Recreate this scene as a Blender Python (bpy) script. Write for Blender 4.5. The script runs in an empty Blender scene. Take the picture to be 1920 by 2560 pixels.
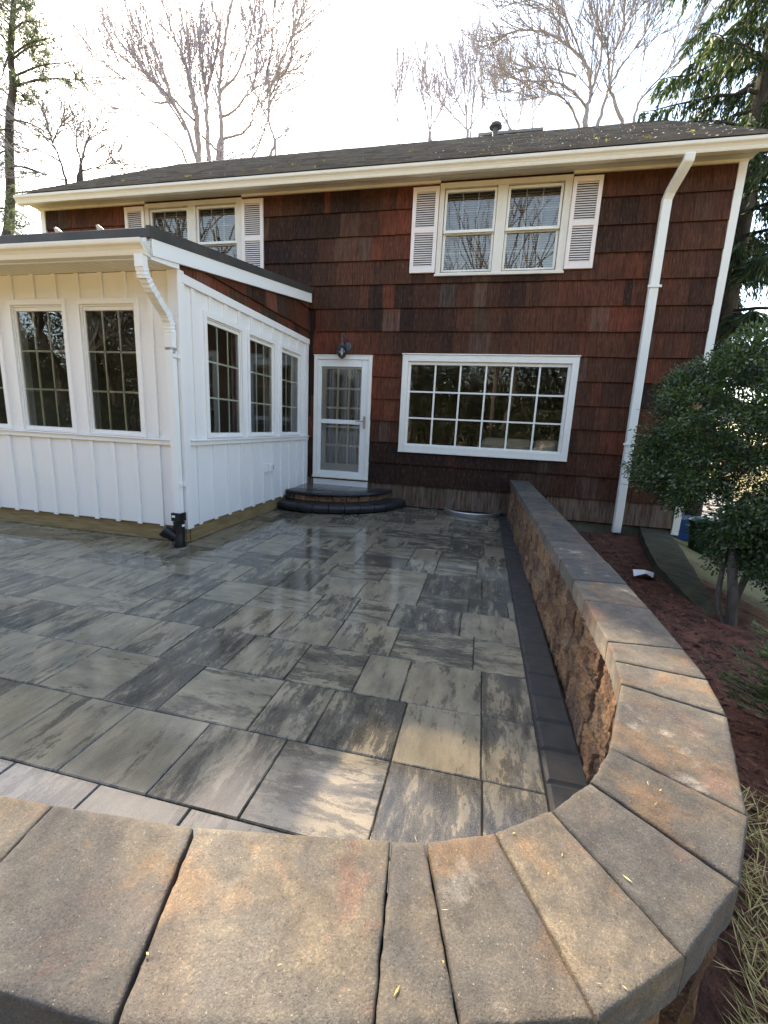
import bpy, math, random
import numpy as np
from mathutils import Vector, Matrix, noise
random.seed(7); np.random.seed(7)
S = bpy.context.scene
COL = S.collection
rad = math.radians

# ------------------------------------------------------------------ camera
YAW, PITCH, ROLL = rad(-12.2217), rad(-11.4219), rad(2.7329)
CAM = Vector((0, 0, 1.3228)); FPX = 1076.166
FW = Vector((math.sin(YAW)*math.cos(PITCH), math.cos(YAW)*math.cos(PITCH), math.sin(PITCH)))
R0 = Vector((math.cos(YAW), -math.sin(YAW), 0)); U0 = R0.cross(FW)
RT = R0*math.cos(ROLL)+U0*math.sin(ROLL); UP = -R0*math.sin(ROLL)+U0*math.cos(ROLL)
cd = bpy.data.cameras.new('camera'); cam = bpy.data.objects.new('camera', cd); COL.objects.link(cam)
cam.matrix_world = Matrix(((RT.x, UP.x, -FW.x, CAM.x), (RT.y, UP.y, -FW.y, CAM.y), (RT.z, UP.z, -FW.z, CAM.z), (0, 0, 0, 1)))
cd.sensor_fit = 'HORIZONTAL'; cd.sensor_width = 36; cd.lens = FPX/1920*36
cd.clip_start = 0.02; cd.clip_end = 2000
S.camera = cam

# ------------------------------------------------------------------ sky, sun, exposure
SUN_EL, SUN_AZ = rad(38.0), rad(-38.5)      # azimuth measured from +Y towards +X
w = bpy.data.worlds.new('World'); S.world = w; w.use_nodes = True
wn, wl = w.node_tree.nodes, w.node_tree.links
sky = wn.new('ShaderNodeTexSky'); sky.sky_type = 'NISHITA'; sky.sun_disc = False
sky.sun_elevation = SUN_EL; sky.sun_rotation = SUN_AZ
sky.air_density = 1.0; sky.dust_density = 0.7; sky.ozone_density = 1.0
bg = wn['Background']; bg.inputs[1].default_value = 0.13
wl.new(sky.outputs[0], bg.inputs[0])
ld = bpy.data.lights.new('sun', 'SUN'); ld.energy = 4.3; ld.angle = rad(0.6); ld.color = (1, .93, .82)
sun = bpy.data.objects.new('sun', ld); COL.objects.link(sun)
sd = Vector((math.sin(SUN_AZ)*math.cos(SUN_EL), math.cos(SUN_AZ)*math.cos(SUN_EL), math.sin(SUN_EL)))
sun.rotation_euler = sd.to_track_quat('Z', 'Y').to_euler()
sun.location = sd*40
S.view_settings.view_transform = 'Standard'; S.view_settings.look = 'None'
S.view_settings.exposure = 2.6; S.view_settings.gamma = 1; S.view_settings.use_curve_mapping = False
S.view_settings.use_white_balance = True; S.view_settings.white_balance_temperature = 8000; S.view_settings.white_balance_tint = 11
S.render.engine = 'CYCLES'
S.cycles.use_denoising = True
S.cycles.max_bounces = 8; S.cycles.transparent_max_bounces = 12
S.cycles.sample_clamp_indirect = 6; S.cycles.caustics_reflective = False; S.cycles.caustics_refractive = False

# ------------------------------------------------------------------ helpers: objects
def tag(o, label=None, cat=None, group=None, kind=None):
    if label: o['label'] = label
    if cat: o['category'] = cat
    if group: o['group'] = group
    if kind: o['kind'] = kind
    return o
def thing(name, loc, label, cat, group=None):
    o = bpy.data.objects.new(name, None); COL.objects.link(o); o.location = loc
    o.empty_display_size = .1
    return tag(o, label, cat, group)

class MB:
    """collects faces; build() links them as one mesh object"""
    def __init__(s): s.v=[]; s.f=[]; s.m=[]; s.r=[]; s.r2=[]; s.uv=[]
    def face(s, pts, m=0, r=None, uv=None, r2=0.0):
        i=len(s.v); s.v.extend([tuple(p) for p in pts]); s.f.append(tuple(range(i,i+len(pts))))
        s.m.append(m); s.r.append(random.random() if r is None else r); s.r2.append(r2); s.uv.append(uv)
    def raw(s, vs, fs, m=0, r=None, r2=0.0):
        i=len(s.v); s.v.extend([tuple(p) for p in vs])
        for f in fs:
            s.f.append(tuple(i+k for k in f)); s.m.append(m); s.r.append(random.random() if r is None else r); s.r2.append(r2); s.uv.append(None)
    def hexa(s, p, m=0, r=None, r2=0.0):
        """8 points: bottom ring 0-3, top ring 4-7 (counter clockwise from above)"""
        r = random.random() if r is None else r
        s.raw(p, [(3,2,1,0),(4,5,6,7),(0,1,5,4),(1,2,6,5),(2,3,7,6),(3,0,4,7)], m, r, r2)
    def box(s, x0,x1,y0,y1,z0,z1, m=0, r=None, r2=0.0):
        x0,x1=min(x0,x1),max(x0,x1); y0,y1=min(y0,y1),max(y0,y1); z0,z1=min(z0,z1),max(z0,z1)
        s.hexa([(x0,y0,z0),(x1,y0,z0),(x1,y1,z0),(x0,y1,z0),(x0,y0,z1),(x1,y0,z1),(x1,y1,z1),(x0,y1,z1)], m, r, r2)
    def prism(s, poly, z0, z1, m=0, r=None):
        n=len(poly); r = random.random() if r is None else r
        vs=[(p[0],p[1],z0) for p in poly]+[(p[0],p[1],z1) for p in poly]
        fs=[tuple(reversed(range(n))), tuple(range(n,2*n))]+[(i,(i+1)%n,n+(i+1)%n,n+i) for i in range(n)]
        s.raw(vs, fs, m, r)
    def tube(s, pts, rs, n=6, m=0, r=None, cap=True, sq=None, ref=None):
        """sq=(w,d): rectangular section instead of round; ref fixes its orientation"""
        pts=[Vector(p) for p in pts]; r = random.random() if r is None else r
        if not hasattr(rs,'__len__'): rs=[rs]*len(pts)
        vs=[]; k=len(pts); a=None
        for i,p in enumerate(pts):
            t=(pts[min(i+1,k-1)]-pts[max(i-1,0)])
            if t.length<1e-9: t=Vector((0,0,1))
            t.normalize()
            if ref is not None: a=(Vector(ref)-t*Vector(ref).dot(t)).normalized()
            elif a is None:
                a=t.orthogonal().normalized()
            else:
                a=(a-t*a.dot(t)); a = a.normalized() if a.length>1e-6 else t.orthogonal().normalized()
            b=t.cross(a)
            if sq:
                for ca,cb in ((-1,-1),(1,-1),(1,1),(-1,1)): vs.append(p+a*(ca*sq[0]/2*rs[i])+b*(cb*sq[1]/2*rs[i]))
            else:
                for j in range(n):
                    an=2*math.pi*j/n; vs.append(p+a*(math.cos(an)*rs[i])+b*(math.sin(an)*rs[i]))
        q=4 if sq else n
        fs=[]
        for i in range(k-1):
            for j in range(q):
                fs.append((i*q+j, i*q+(j+1)%q, (i+1)*q+(j+1)%q, (i+1)*q+j))
        if cap: fs.append(tuple(reversed(range(q)))); fs.append(tuple((k-1)*q+j for j in range(q)))
        s.raw(vs, fs, m, r)
    def lathe(s, prof, c, n=20, m=0, r=None):
        r = random.random() if r is None else r
        vs=[(c[0]+a*math.cos(2*math.pi*j/n), c[1]+a*math.sin(2*math.pi*j/n), c[2]+z) for a,z in prof for j in range(n)]
        fs=[(i*n+j, i*n+(j+1)%n, (i+1)*n+(j+1)%n, (i+1)*n+j) for i in range(len(prof)-1) for j in range(n)]
        fs.append(tuple(reversed(range(n)))); fs.append(tuple((len(prof)-1)*n+j for j in range(n)))
        s.raw(vs, fs, m, r)
    def build(s, name, mats, parent=None, smooth=False, bevel=0.0, label=None, kind=None, segs=2):
        me=bpy.data.meshes.new(name); me.from_pydata(s.v, [], s.f)
        mats = mats if isinstance(mats,(list,tuple)) else [mats]
        for m in mats: me.materials.append(m)
        if len(mats)>1: me.polygons.foreach_set('material_index', s.m)
        a=me.attributes.new('rnd','FLOAT','FACE'); a.data.foreach_set('value', s.r)
        if any(s.r2): a=me.attributes.new('age','FLOAT','FACE'); a.data.foreach_set('value', s.r2)
        if any(u is not None for u in s.uv):
            uvl=me.uv_layers.new(name='UVMap'); flat=[]
            for f,u in zip(s.f,s.uv):
                for k in range(len(f)): flat.extend(u[k] if u else (0,0))
            uvl.data.foreach_set('uv', flat)
        if smooth: me.polygons.foreach_set('use_smooth',[True]*len(s.f))
        me.update()
        o=bpy.data.objects.new(name, me); COL.objects.link(o)
        if bevel:
            bm=o.modifiers.new('bevel','BEVEL'); bm.width=bevel; bm.segments=segs; bm.limit_method='ANGLE'
        if parent is not None:
            o.parent=parent
            off=Vector((0,0,0)); q=parent
            while q is not None: off+=q.location; q=q.parent
            me.transform(Matrix.Translation(-off))
        if label: o['label']=label
        if kind: o['kind']=kind
        return o

def subtract(rect, holes):
    out=[rect]
    for (a0,a1,b0,b1) in holes:
        nxt=[]
        for (x0,x1,z0,z1) in out:
            if a1<=x0 or a0>=x1 or b1<=z0 or b0>=z1: nxt.append((x0,x1,z0,z1)); continue
            if a0>x0: nxt.append((x0,a0,z0,z1))
            if a1<x1: nxt.append((a1,x1,z0,z1))
            m0,m1=max(x0,a0),min(x1,a1)
            if b0>z0: nxt.append((m0,m1,z0,b0))
            if b1<z1: nxt.append((m0,m1,b1,z1))
        out=nxt
    return [q for q in out if q[1]-q[0]>.004 and q[3]-q[2]>.004]

# three wall planes: (u along the wall, d outwards, z up)
def P(pl,u,d,z):
    if pl=='house': return (u, 7.0-d, z)
    if pl=='front': return (u, 3.83-d, z)
    return (-2.92+d, u, z)                       # 'side'
def wbox(mb, pl, u0,u1,d0,d1,z0,z1, m=0, r=None):
    a=P(pl,u0,d0,z0); b=P(pl,u1,d1,z1)
    mb.box(a[0],b[0],a[1],b[1],a[2],b[2],m,r)
def ring(mb, pl, o, i, d0, d1, m=0):
    """frame between outer rect o and inner rect i (u0,u1,z0,z1); stiles run full height"""
    wbox(mb,pl,o[0],i[0],d0,d1,o[2],o[3],m); wbox(mb,pl,i[1],o[1],d0,d1,o[2],o[3],m)
    wbox(mb,pl,i[0],i[1],d0,d1,o[2],i[2],m); wbox(mb,pl,i[0],i[1],d0,d1,i[3],o[3],m)
def pane(pl, rect, d, parent, mat, name='pane'):
    mb=MB(); u0,u1,z0,z1=rect
    p=[P(pl,u0,d,z0),P(pl,u1,d,z0),P(pl,u1,d,z1),P(pl,u0,d,z1)]
    mb.face(p)
    return mb.build(name, mat, parent)
def copy_tree(o, parent=None):
    c=o.copy(); COL.objects.link(c)
    if parent is not None: c.parent=parent
    for ch in list(o.children): copy_tree(ch, c)
    return c

# ------------------------------------------------------------------ helpers: materials
class NT:
    def __init__(s, name):
        s.mat=bpy.data.materials.new(name); s.mat.use_nodes=True
        s.n=s.mat.node_tree.nodes; s.l=s.mat.node_tree.links
        s.b=s.n['Principled BSDF']; s.out=s.n['Material Output']
        s.b.inputs['Roughness'].default_value=.6
    def node(s, t, **k):
        n=s.n.new(t)
        for a,b in k.items(): setattr(n,a,b)
        return n
    def put(s, sock, v):
        if isinstance(v, bpy.types.NodeSocket): s.l.new(v, sock)
        elif hasattr(v,'__len__') and len(v)==3 and sock.type=='RGBA': sock.default_value=(*v,1)
        else: sock.default_value=v
    def pos(s, scale=(1,1,1), kind='Object', loc=(0,0,0), rot=(0,0,0)):
        tc=s.node('ShaderNodeTexCoord'); mp=s.node('ShaderNodeMapping')
        s.l.new(tc.outputs[kind], mp.inputs[0]); mp.inputs['Scale'].default_value=scale; mp.inputs['Location'].default_value=loc; mp.inputs['Rotation'].default_value=rot
        return mp.outputs[0]
    def vadd(s, a, b):
        n=s.node('ShaderNodeVectorMath', operation='ADD'); s.put(n.inputs[0],a); s.put(n.inputs[1],b); return n.outputs[0]
    def attr(s, name='rnd'):
        a=s.node('ShaderNodeAttribute'); a.attribute_name=name; return a.outputs['Fac']
    def noise(s, vec, scale=5, detail=4, rough=.55, dist=0.0):
        n=s.node('ShaderNodeTexNoise'); s.put(n.inputs['Vector'],vec)
        n.inputs['Scale'].default_value=scale; n.inputs['Detail'].default_value=detail; n.inputs['Roughness'].default_value=rough; n.inputs['Distortion'].default_value=dist
        return n.outputs['Fac']
    def vor(s, vec, scale=5, feature='F1', out='Distance'):
        n=s.node('ShaderNodeTexVoronoi', feature=feature); s.put(n.inputs['Vector'],vec); n.inputs['Scale'].default_value=scale
        return n.outputs[out]
    def white(s, vec):
        n=s.node('ShaderNodeTexWhiteNoise', noise_dimensions='3D'); s.put(n.inputs['Vector'],vec); return n.outputs['Value']
    def ramp(s, fac, stops, interp='LINEAR'):
        n=s.node('ShaderNodeValToRGB'); s.put(n.inputs[0],fac); cr=n.color_ramp; cr.interpolation=interp
        while len(cr.elements)<len(stops): cr.elements.new(.5)
        for e,(p,c) in zip(cr.elements,stops):
            e.position=p; e.color=(*c,1) if hasattr(c,'__len__') else (c,c,c,1)
        return n.outputs[0]
    def mix(s, fac, a, b, mode='MIX'):
        n=s.node('ShaderNodeMix', data_type='RGBA', blend_type=mode); s.put(n.inputs[0],fac); s.put(n.inputs[6],a); s.put(n.inputs[7],b); return n.outputs[2]
    def math(s, op, a, b=0.0, clamp=False):
        n=s.node('ShaderNodeMath', operation=op, use_clamp=clamp); s.put(n.inputs[0],a); s.put(n.inputs[1],b); return n.outputs[0]
    def rng(s, v, a, b, c=0.0, d=1.0):
        n=s.node('ShaderNodeMapRange'); s.put(n.inputs[0],v)
        for i,q in zip((1,2,3,4),(a,b,c,d)): n.inputs[i].default_value=q
        return n.outputs[0]
    def bump(s, h, strength=.3, dist=.01, normal=None):
        n=s.node('ShaderNodeBump'); s.put(n.inputs['Height'],h); s.put(n.inputs['Strength'],strength); n.inputs['Distance'].default_value=dist
        if normal is not None: s.l.new(normal, n.inputs['Normal'])
        return n.outputs[0]
    def done(s, color=None, rough=None, normal=None, spec=None, metal=None):
        if color is not None: s.put(s.b.inputs['Base Color'], color)
        if rough is not None: s.put(s.b.inputs['Roughness'], rough)
        if normal is not None: s.put(s.b.inputs['Normal'], normal)
        if spec is not None: s.put(s.b.inputs['Specular IOR Level'], spec)
        if metal is not None: s.put(s.b.inputs['Metallic'], metal)
        return s.mat

M={}
def paint(name, col, rough=.45, dirt=.12, scale=3.0):
    t=NT(name); v=t.pos(); n=t.noise(v,scale,5,.6); s=t.noise(t.pos((9,9,.8)),3,4,.6)
    c=t.mix(t.rng(n,.45,.8,0,dirt*2.5), col, tuple(k*.78 for k in (col[0],col[1]*.97,col[2]*.9)))
    c=t.mix(t.rng(s,.55,.85,0,dirt*2), c, tuple(k*.72 for k in (col[0],col[1]*.97,col[2]*.88)))
    return t.done(c, rough, t.bump(t.noise(v,90,3),.06,.003))
M['white']=paint('white_board', (.80,.79,.78), .42, .05)
M['trim']=paint('white_trim', (.78,.77,.72), .4, .12)
M['oldtrim']=paint('weathered_trim', (.70,.66,.58), .5, .25)
M['shutter']=paint('shutter_paint', (.78,.70,.66), .5, .12)
M['gutter']=paint('gutter_paint', (.72,.67,.56), .35, .12)
M['soffit']=paint('soffit_paint', (.62,.60,.56), .5, .15)
M['muntin']=paint('muntin_paint', (.74,.80,.70), .35, .03)
M['alu']=paint('white_metal', (.78,.80,.80), .3, .03)

def shake_mat():
    t=NT('cedar_shakes'); r=t.attr('rnd'); age=t.attr('age')
    base=t.ramp(r,[(0,(0.0218,0.0127,0.0113)),(.14,(0.0306,0.0159,0.0113)),(.28,(0.0546,0.0244,0.0155)),(.44,(0.0786,0.0329,0.0196)),(.60,(0.1070,0.0351,0.0196)),(.78,(0.1474,0.0425,0.0238)),(.9,(0.0655,0.0425,0.0248)),(1,(0.0328,0.0233,0.0218))])
    off=t.node('ShaderNodeCombineXYZ'); t.put(off.inputs[0],t.math('MULTIPLY',r,37.0)); t.put(off.inputs[2],t.math('MULTIPLY',r,11.0))
    g=t.noise(t.vadd(t.pos((55,55,1.6)),off.outputs[0]),1.0,5,.65)
    g2=t.noise(t.vadd(t.pos((130,130,3.0)),off.outputs[0]),1.0,3,.6)
    c=t.mix(t.rng(g,.44,.60,.0,.85), base, t.mix(.6,base,(.012,.008,.007)))
    c=t.mix(t.rng(g2,.53,.68,0,.7), c, t.mix(.45,base,(.20,.125,.075)))
    big=t.noise(t.pos((.9,.9,1.5)),1.3,4,.6)
    c=t.mix(t.rng(big,.42,.68,0,.6), c, t.mix(.6,c,(.015,.010,.009)))
    c=t.mix(1.0,c,(1.20,1.08,1.04),'MULTIPLY')
    worn=t.noise(t.vadd(t.pos((26,26,1.3)),off.outputs[0]),1,4,.7)
    c=t.mix(t.math('MULTIPLY',t.rng(worn,.35,.65,0,1),age), c, (.19,.15,.12))
    h=t.math('ADD',g,t.math('MULTIPLY',g2,.5))
    return t.done(c, t.rng(g,.3,.7,.62,.85), t.bump(h,.8,.007), spec=.12)
M['shake']=shake_mat()

def glass_mat(name, ior=1.75, tint=(.93,.95,.94), gcol=(.95,.97,1)):
    t=NT(name); t.n.remove(t.b)
    tr=t.node('ShaderNodeBsdfTransparent'); tr.inputs[0].default_value=(*tint,1)
    gl=t.node('ShaderNodeBsdfGlossy'); gl.inputs['Roughness'].default_value=0.004; gl.inputs[0].default_value=(*gcol,1)
    wob=t.noise(t.pos((1,1,1)),1.6,2,.5)
    nb=t.bump(wob,.05,.02); t.l.new(nb, gl.inputs['Normal'])
    fr=t.node('ShaderNodeFresnel'); fr.inputs[0].default_value=ior
    mx=t.node('ShaderNodeMixShader'); t.l.new(fr.outputs[0],mx.inputs[0]); t.l.new(tr.outputs[0],mx.inputs[1]); t.l.new(gl.outputs[0],mx.inputs[2])
    t.l.new(mx.outputs[0], t.out.inputs[0]); return t.mat
M['glass']=glass_mat('window_glass',1.85)
M['glass2']=glass_mat('upper_window_glass',2.1,gcol=(1,.91,.80))

def paver_mat():
    t=NT('wet_pavers'); r=t.attr('rnd')
    uv=t.pos((1,1,1),'UV')
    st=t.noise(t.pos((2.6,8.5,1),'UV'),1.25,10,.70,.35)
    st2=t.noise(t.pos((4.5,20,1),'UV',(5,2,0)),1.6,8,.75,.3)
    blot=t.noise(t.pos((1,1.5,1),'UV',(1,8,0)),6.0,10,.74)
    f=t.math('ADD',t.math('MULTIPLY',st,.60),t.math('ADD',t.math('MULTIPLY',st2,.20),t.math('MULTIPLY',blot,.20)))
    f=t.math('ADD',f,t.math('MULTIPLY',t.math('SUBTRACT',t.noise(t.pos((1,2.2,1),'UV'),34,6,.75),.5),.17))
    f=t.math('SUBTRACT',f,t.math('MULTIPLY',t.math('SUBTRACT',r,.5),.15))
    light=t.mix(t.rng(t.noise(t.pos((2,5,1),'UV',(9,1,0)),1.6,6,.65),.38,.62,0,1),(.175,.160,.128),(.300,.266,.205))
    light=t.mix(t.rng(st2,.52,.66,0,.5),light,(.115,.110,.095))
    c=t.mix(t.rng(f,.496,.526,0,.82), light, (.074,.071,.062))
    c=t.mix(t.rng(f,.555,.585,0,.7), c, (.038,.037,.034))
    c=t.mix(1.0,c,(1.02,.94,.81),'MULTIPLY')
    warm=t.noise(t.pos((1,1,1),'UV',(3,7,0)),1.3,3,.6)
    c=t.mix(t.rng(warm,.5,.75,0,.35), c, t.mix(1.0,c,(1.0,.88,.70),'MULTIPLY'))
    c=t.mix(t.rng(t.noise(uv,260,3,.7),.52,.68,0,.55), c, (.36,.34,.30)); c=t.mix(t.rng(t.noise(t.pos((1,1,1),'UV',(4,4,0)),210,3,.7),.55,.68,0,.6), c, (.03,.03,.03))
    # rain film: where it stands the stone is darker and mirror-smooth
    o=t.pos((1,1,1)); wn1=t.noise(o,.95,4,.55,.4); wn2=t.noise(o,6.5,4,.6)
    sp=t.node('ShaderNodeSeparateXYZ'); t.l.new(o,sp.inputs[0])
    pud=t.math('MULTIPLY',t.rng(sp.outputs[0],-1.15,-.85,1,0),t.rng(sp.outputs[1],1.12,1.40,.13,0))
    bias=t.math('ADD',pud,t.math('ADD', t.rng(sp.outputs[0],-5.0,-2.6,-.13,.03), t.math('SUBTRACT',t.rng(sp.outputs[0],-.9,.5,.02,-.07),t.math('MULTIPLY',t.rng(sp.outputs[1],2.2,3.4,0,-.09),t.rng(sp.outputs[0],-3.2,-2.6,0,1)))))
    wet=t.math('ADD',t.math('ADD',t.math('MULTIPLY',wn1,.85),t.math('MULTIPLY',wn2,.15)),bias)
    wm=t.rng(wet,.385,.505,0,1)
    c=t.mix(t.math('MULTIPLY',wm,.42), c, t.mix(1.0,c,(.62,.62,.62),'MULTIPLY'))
    grain=t.noise(uv,170,3,.6)
    nb=t.bump(grain, t.rng(wm,0,1,.16,.02), .004)
    rip=t.noise(o,38,2,.5); nb=t.bump(rip, .05, .004, nb)
    ro=t.math('ADD',t.rng(wm,0,1,.40,.05),t.math('MULTIPLY',grain,.09))
    return t.done(c, ro, nb, spec=.5)
M['paver']=paver_mat()

def border_mat():
    t=NT('charcoal_pavers'); r=t.attr('rnd'); v=t.pos()
    c=t.mix(t.noise(v,14,5,.65),(.026,.025,.023),(.066,.062,.056)); c=t.mix(t.math('MULTIPLY',r,.6),c,(.040,.039,.038))
    return t.done(c, t.rng(t.noise(v,9,4),.35,.7,.38,.7), t.bump(t.noise(v,70,5,.7),.35,.006), spec=.2)
M['border']=border_mat()

def cap_mat():
    t=NT('cap_stone'); r=t.attr('rnd')
    off=t.node('ShaderNodeCombineXYZ'); t.put(off.inputs[0],t.math('MULTIPLY',r,53.0)); t.put(off.inputs[1],t.math('MULTIPLY',r,29.0))
    v=t.vadd(t.pos(),off.outputs[0])
    dn=t.noise(v,2.3,5,.62,.7)
    c=t.ramp(dn,[(.34,(.078,.074,.070)),(.43,(.115,.104,.092)),(.49,(.160,.134,.104)),(.54,(.140,.122,.102)),(.60,(.105,.098,.092)),(.68,(.175,.160,.142))])
    rn=t.noise(v,3.6,6,.66,.5)
    c=t.mix(t.rng(rn,.53,.62,0,.58), c, (.27,.150,.070))
    pk=t.noise(t.vadd(v,(5,3,1)),5.5,5,.62,.4)
    c=t.mix(t.rng(pk,.56,.62,0,.62), c, (.195,.105,.082))
    gy=t.noise(t.vadd(v,(9,1,4)),2.8,6,.62,.6)
    c=t.mix(t.rng(gy,.50,.60,0,.8), c, (.098,.094,.092))
    wh=t.noise(t.vadd(v,(2,8,3)),2.6,7,.68,.4)
    c=t.mix(t.rng(wh,.60,.69,0,.85), c, (.52,.48,.43))
    c=t.mix(1.0,c,t.ramp(r,[(0,(.42,.42,.42)),(.5,(.55,.545,.53)),(1,(.72,.69,.63))]),'MULTIPLY')
    mo=t.noise(t.vadd(v,(7,2,9)),16,6,.72,.4)
    c=t.mix(1.0,c,t.ramp(mo,[(.36,(.62,.61,.61)),(.47,(.92,.90,.88)),(.53,(1.06,1.04,1.0)),(.64,(1.42,1.36,1.26))]),'MULTIPLY')
    sm=t.noise(t.vadd(v,(1,6,2)),4.2,7,.7,.6); c=t.mix(t.rng(sm,.555,.61,0,.5), c, (.070,.064,.060))
    c=t.mix(.16, c, (.105,.100,.092))
    sp=t.noise(v,230,3,.7); c=t.mix(t.rng(sp,.50,.70,0,.55), c, t.mix(1.0,c,(2.1,2.0,1.85),'MULTIPLY'))
    sp2=t.noise(t.vadd(v,(4,4,4)),320,2,.6); c=t.mix(t.rng(sp2,.56,.70,0,.7), c, t.mix(1.0,c,(.35,.34,.33),'MULTIPLY'))
    chip=t.vor(v,85); c=t.mix(t.rng(chip,.05,.10,.32,0), c, (.50,.43,.33))
    h=t.math('ADD',t.noise(v,120,5,.75),t.math('MULTIPLY',t.noise(v,330,2,.6),.8))
    return t.done(c, .82, t.bump(h,.42,.0035), spec=.25)
M['cap']=cap_mat()

def block_mat():
    t=NT('split_face_block'); r=t.attr('rnd')
    off=t.node('ShaderNodeCombineXYZ'); t.put(off.inputs[0],t.math('MULTIPLY',r,41.0)); t.put(off.inputs[2],t.math('MULTIPLY',r,17.0))
    v=t.vadd(t.pos(),off.outputs[0])
    c=t.ramp(t.noise(v,4.5,5,.62,.5),[(.34,(.085,.068,.060)),(.44,(.17,.112,.082)),(.51,(.28,.165,.098)),(.58,(.31,.215,.135)),(.70,(.14,.12,.11))])
    c=t.mix(1.0,c,t.ramp(r,[(0,(.60,.55,.55)),(.4,(1.0,.88,.82)),(.7,(1.15,1.08,1.0)),(1,(.85,.85,.88))]),'MULTIPLY')
    c=t.mix(t.rng(t.noise(v,75,5,.75),.44,.64,0,.8), c, t.mix(1.0,c,(.30,.28,.27),'MULTIPLY'))
    c=t.mix(t.rng(t.noise(v,110,3,.7),.55,.75,0,.5), c, (.42,.33,.22))
    return t.done(c, .88, t.bump(t.noise(v,70,6,.8),.9,.02), spec=.2)
M['block']=block_mat()

def simple(name, a, b, scale=8, rough=.8, bump=.3, bscale=40, dist=.01, detail=5, stretch=(1,1,1), spec=.3, useR=0):
    t=NT(name); v=t.pos(stretch); c=t.mix(t.rng(t.noise(v,scale,detail,.62),.3,.7),a,b)
    if useR: c=t.mix(t.math('MULTIPLY',t.attr('rnd'),useR), c, tuple(k*.35 for k in a))
    return t.done(c, rough, t.bump(t.noise(v,bscale,4,.65),bump,dist), spec=spec)
M['lumber']=simple('treated_lumber',(.17,.115,.055),(.33,.235,.115),3,.8,.4,9,.01,5,(1.2,1.2,14))
M['concrete']=simple('mossy_concrete',(.018,.020,.010),(.060,.055,.032),6,.95,1.0,14,.03,8)
M['found']=simple('foundation',(.09,.08,.055),(.16,.14,.10),4,.9,.3)
M['soil']=simple('red_soil',(.032,.015,.010),(.19,.070,.042),7,.95,1.0,34,.03,7)
M['mulch']=simple('mulch',(.030,.014,.010),(.28,.115,.072),30,.9,.5,60,.01,4,useR=.9)
M['asphalt']=simple('asphalt',(.09,.09,.09),(.14,.135,.13),6,.85,.2,120,.004)
M['bark']=simple('bark',(.040,.032,.026),(.10,.082,.068),6,.9,.7,20,.03,5,(3,3,.6))
M['barkpale']=simple('pale_bark',(.20,.175,.175),(.36,.32,.32),5,.85,.5,16,.03,5,(3,3,.7))
M['twig']=simple('twigs',(.27,.25,.28),(.40,.37,.41),8,.85,.1)
M['twigdark']=simple('grey_twigs',(.19,.17,.17),(.31,.28,.27),8,.85,.1)
M['roofmetal']=simple('roof_membrane',(.040,.038,.036),(.065,.062,.058),4,.45,.1)
M['black']=simple('black_plastic',(.008,.008,.009),(.014,.014,.015),12,.35,.1)
M['galv']=simple('galvanised_steel',(.42,.43,.44),(.58,.59,.60),10,.32,.1)
M['galv'].node_tree.nodes['Principled BSDF'].inputs['Metallic'].default_value=.8
M['dark']=simple('dark_room',(.035,.034,.032),(.055,.053,.05),3,.9,.05)
M['roomwall']=simple('room_wall',(.17,.165,.155),(.21,.205,.19),3,.9,.05)
M['floorwood']=simple('room_floor',(.09,.055,.03),(.14,.09,.05),5,.5,.05)
M['fabric']=simple('sofa_fabric',(.70,.66,.58),(.78,.74,.66),30,.95,.2,200,.003)
M['curtain']=simple('curtain_cloth',(.28,.27,.26),(.38,.37,.35),8,.9,.1)
M['blind']=simple('blind_slat',(.76,.77,.78),(.82,.82,.83),8,.5,.05)
M['lampmetal']=simple('lantern_metal',(.045,.052,.055),(.10,.115,.12),30,.45,.15)
M['steel']=simple('handle_steel',(.30,.30,.29),(.40,.40,.39),20,.3,.05)
M['steel'].node_tree.nodes['Principled BSDF'].inputs['Metallic'].default_value=.9
M['step']=simple('wet_bluestone',(.045,.047,.050),(.11,.11,.108),5,.14,.06,60,.003)
M['bull']=simple('charcoal_bullnose',(.016,.016,.018),(.036,.036,.039),9,.30,.3,80,.004)
M['bluebin']=simple('blue_plastic',(.012,.055,.17),(.018,.075,.22),5,.45,.05)
M['greenbin']=simple('green_plastic',(.010,.050,.026),(.018,.075,.038),5,.4,.05)
M['paper']=simple('paper',(.75,.75,.73),(.82,.82,.80),10,.8,.1)
M['tag']=simple('sticker',(.75,.75,.75),(.82,.82,.82),10,.5,.02)
M['bulb']=simple('candle_sleeve',(.75,.72,.62),(.82,.80,.70),10,.4,.02)
def shingle_mat():
    t=NT('roof_shingles'); r=t.attr('rnd'); v=t.pos()
    c=t.ramp(r,[(0,(.085,.082,.086)),(.5,(.145,.140,.140)),(1,(.215,.204,.196))])
    c=t.mix(t.rng(t.noise(v,1.2,5,.6),.4,.7,0,.6),c,(.17,.155,.14))
    c=t.mix(t.rng(t.noise(v,160,3,.7),.5,.7,0,.6),c,(.22,.20,.18))
    return t.done(c,.85,t.bump(t.noise(v,120,4,.7),.6,.008))
M['shingle']=shingle_mat()
def leaf_mat(name, stops, rough=.45, trans=.25, spec=.5):
    t=NT(name); c=t.ramp(t.attr('rnd'),stops)
    t.done(c,rough,None,spec)
    tl=t.node('ShaderNodeBsdfTranslucent'); t.l.new(t.mix(1.0,c,(1.5,1.6,.8),'MULTIPLY'),tl.inputs[0])
    mx=t.node('ShaderNodeMixShader'); mx.inputs[0].default_value=trans
    t.l.new(t.b.outputs[0],mx.inputs[1]); t.l.new(tl.outputs[0],mx.inputs[2]); t.l.new(mx.outputs[0],t.out.inputs[0]); return t.mat
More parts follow.
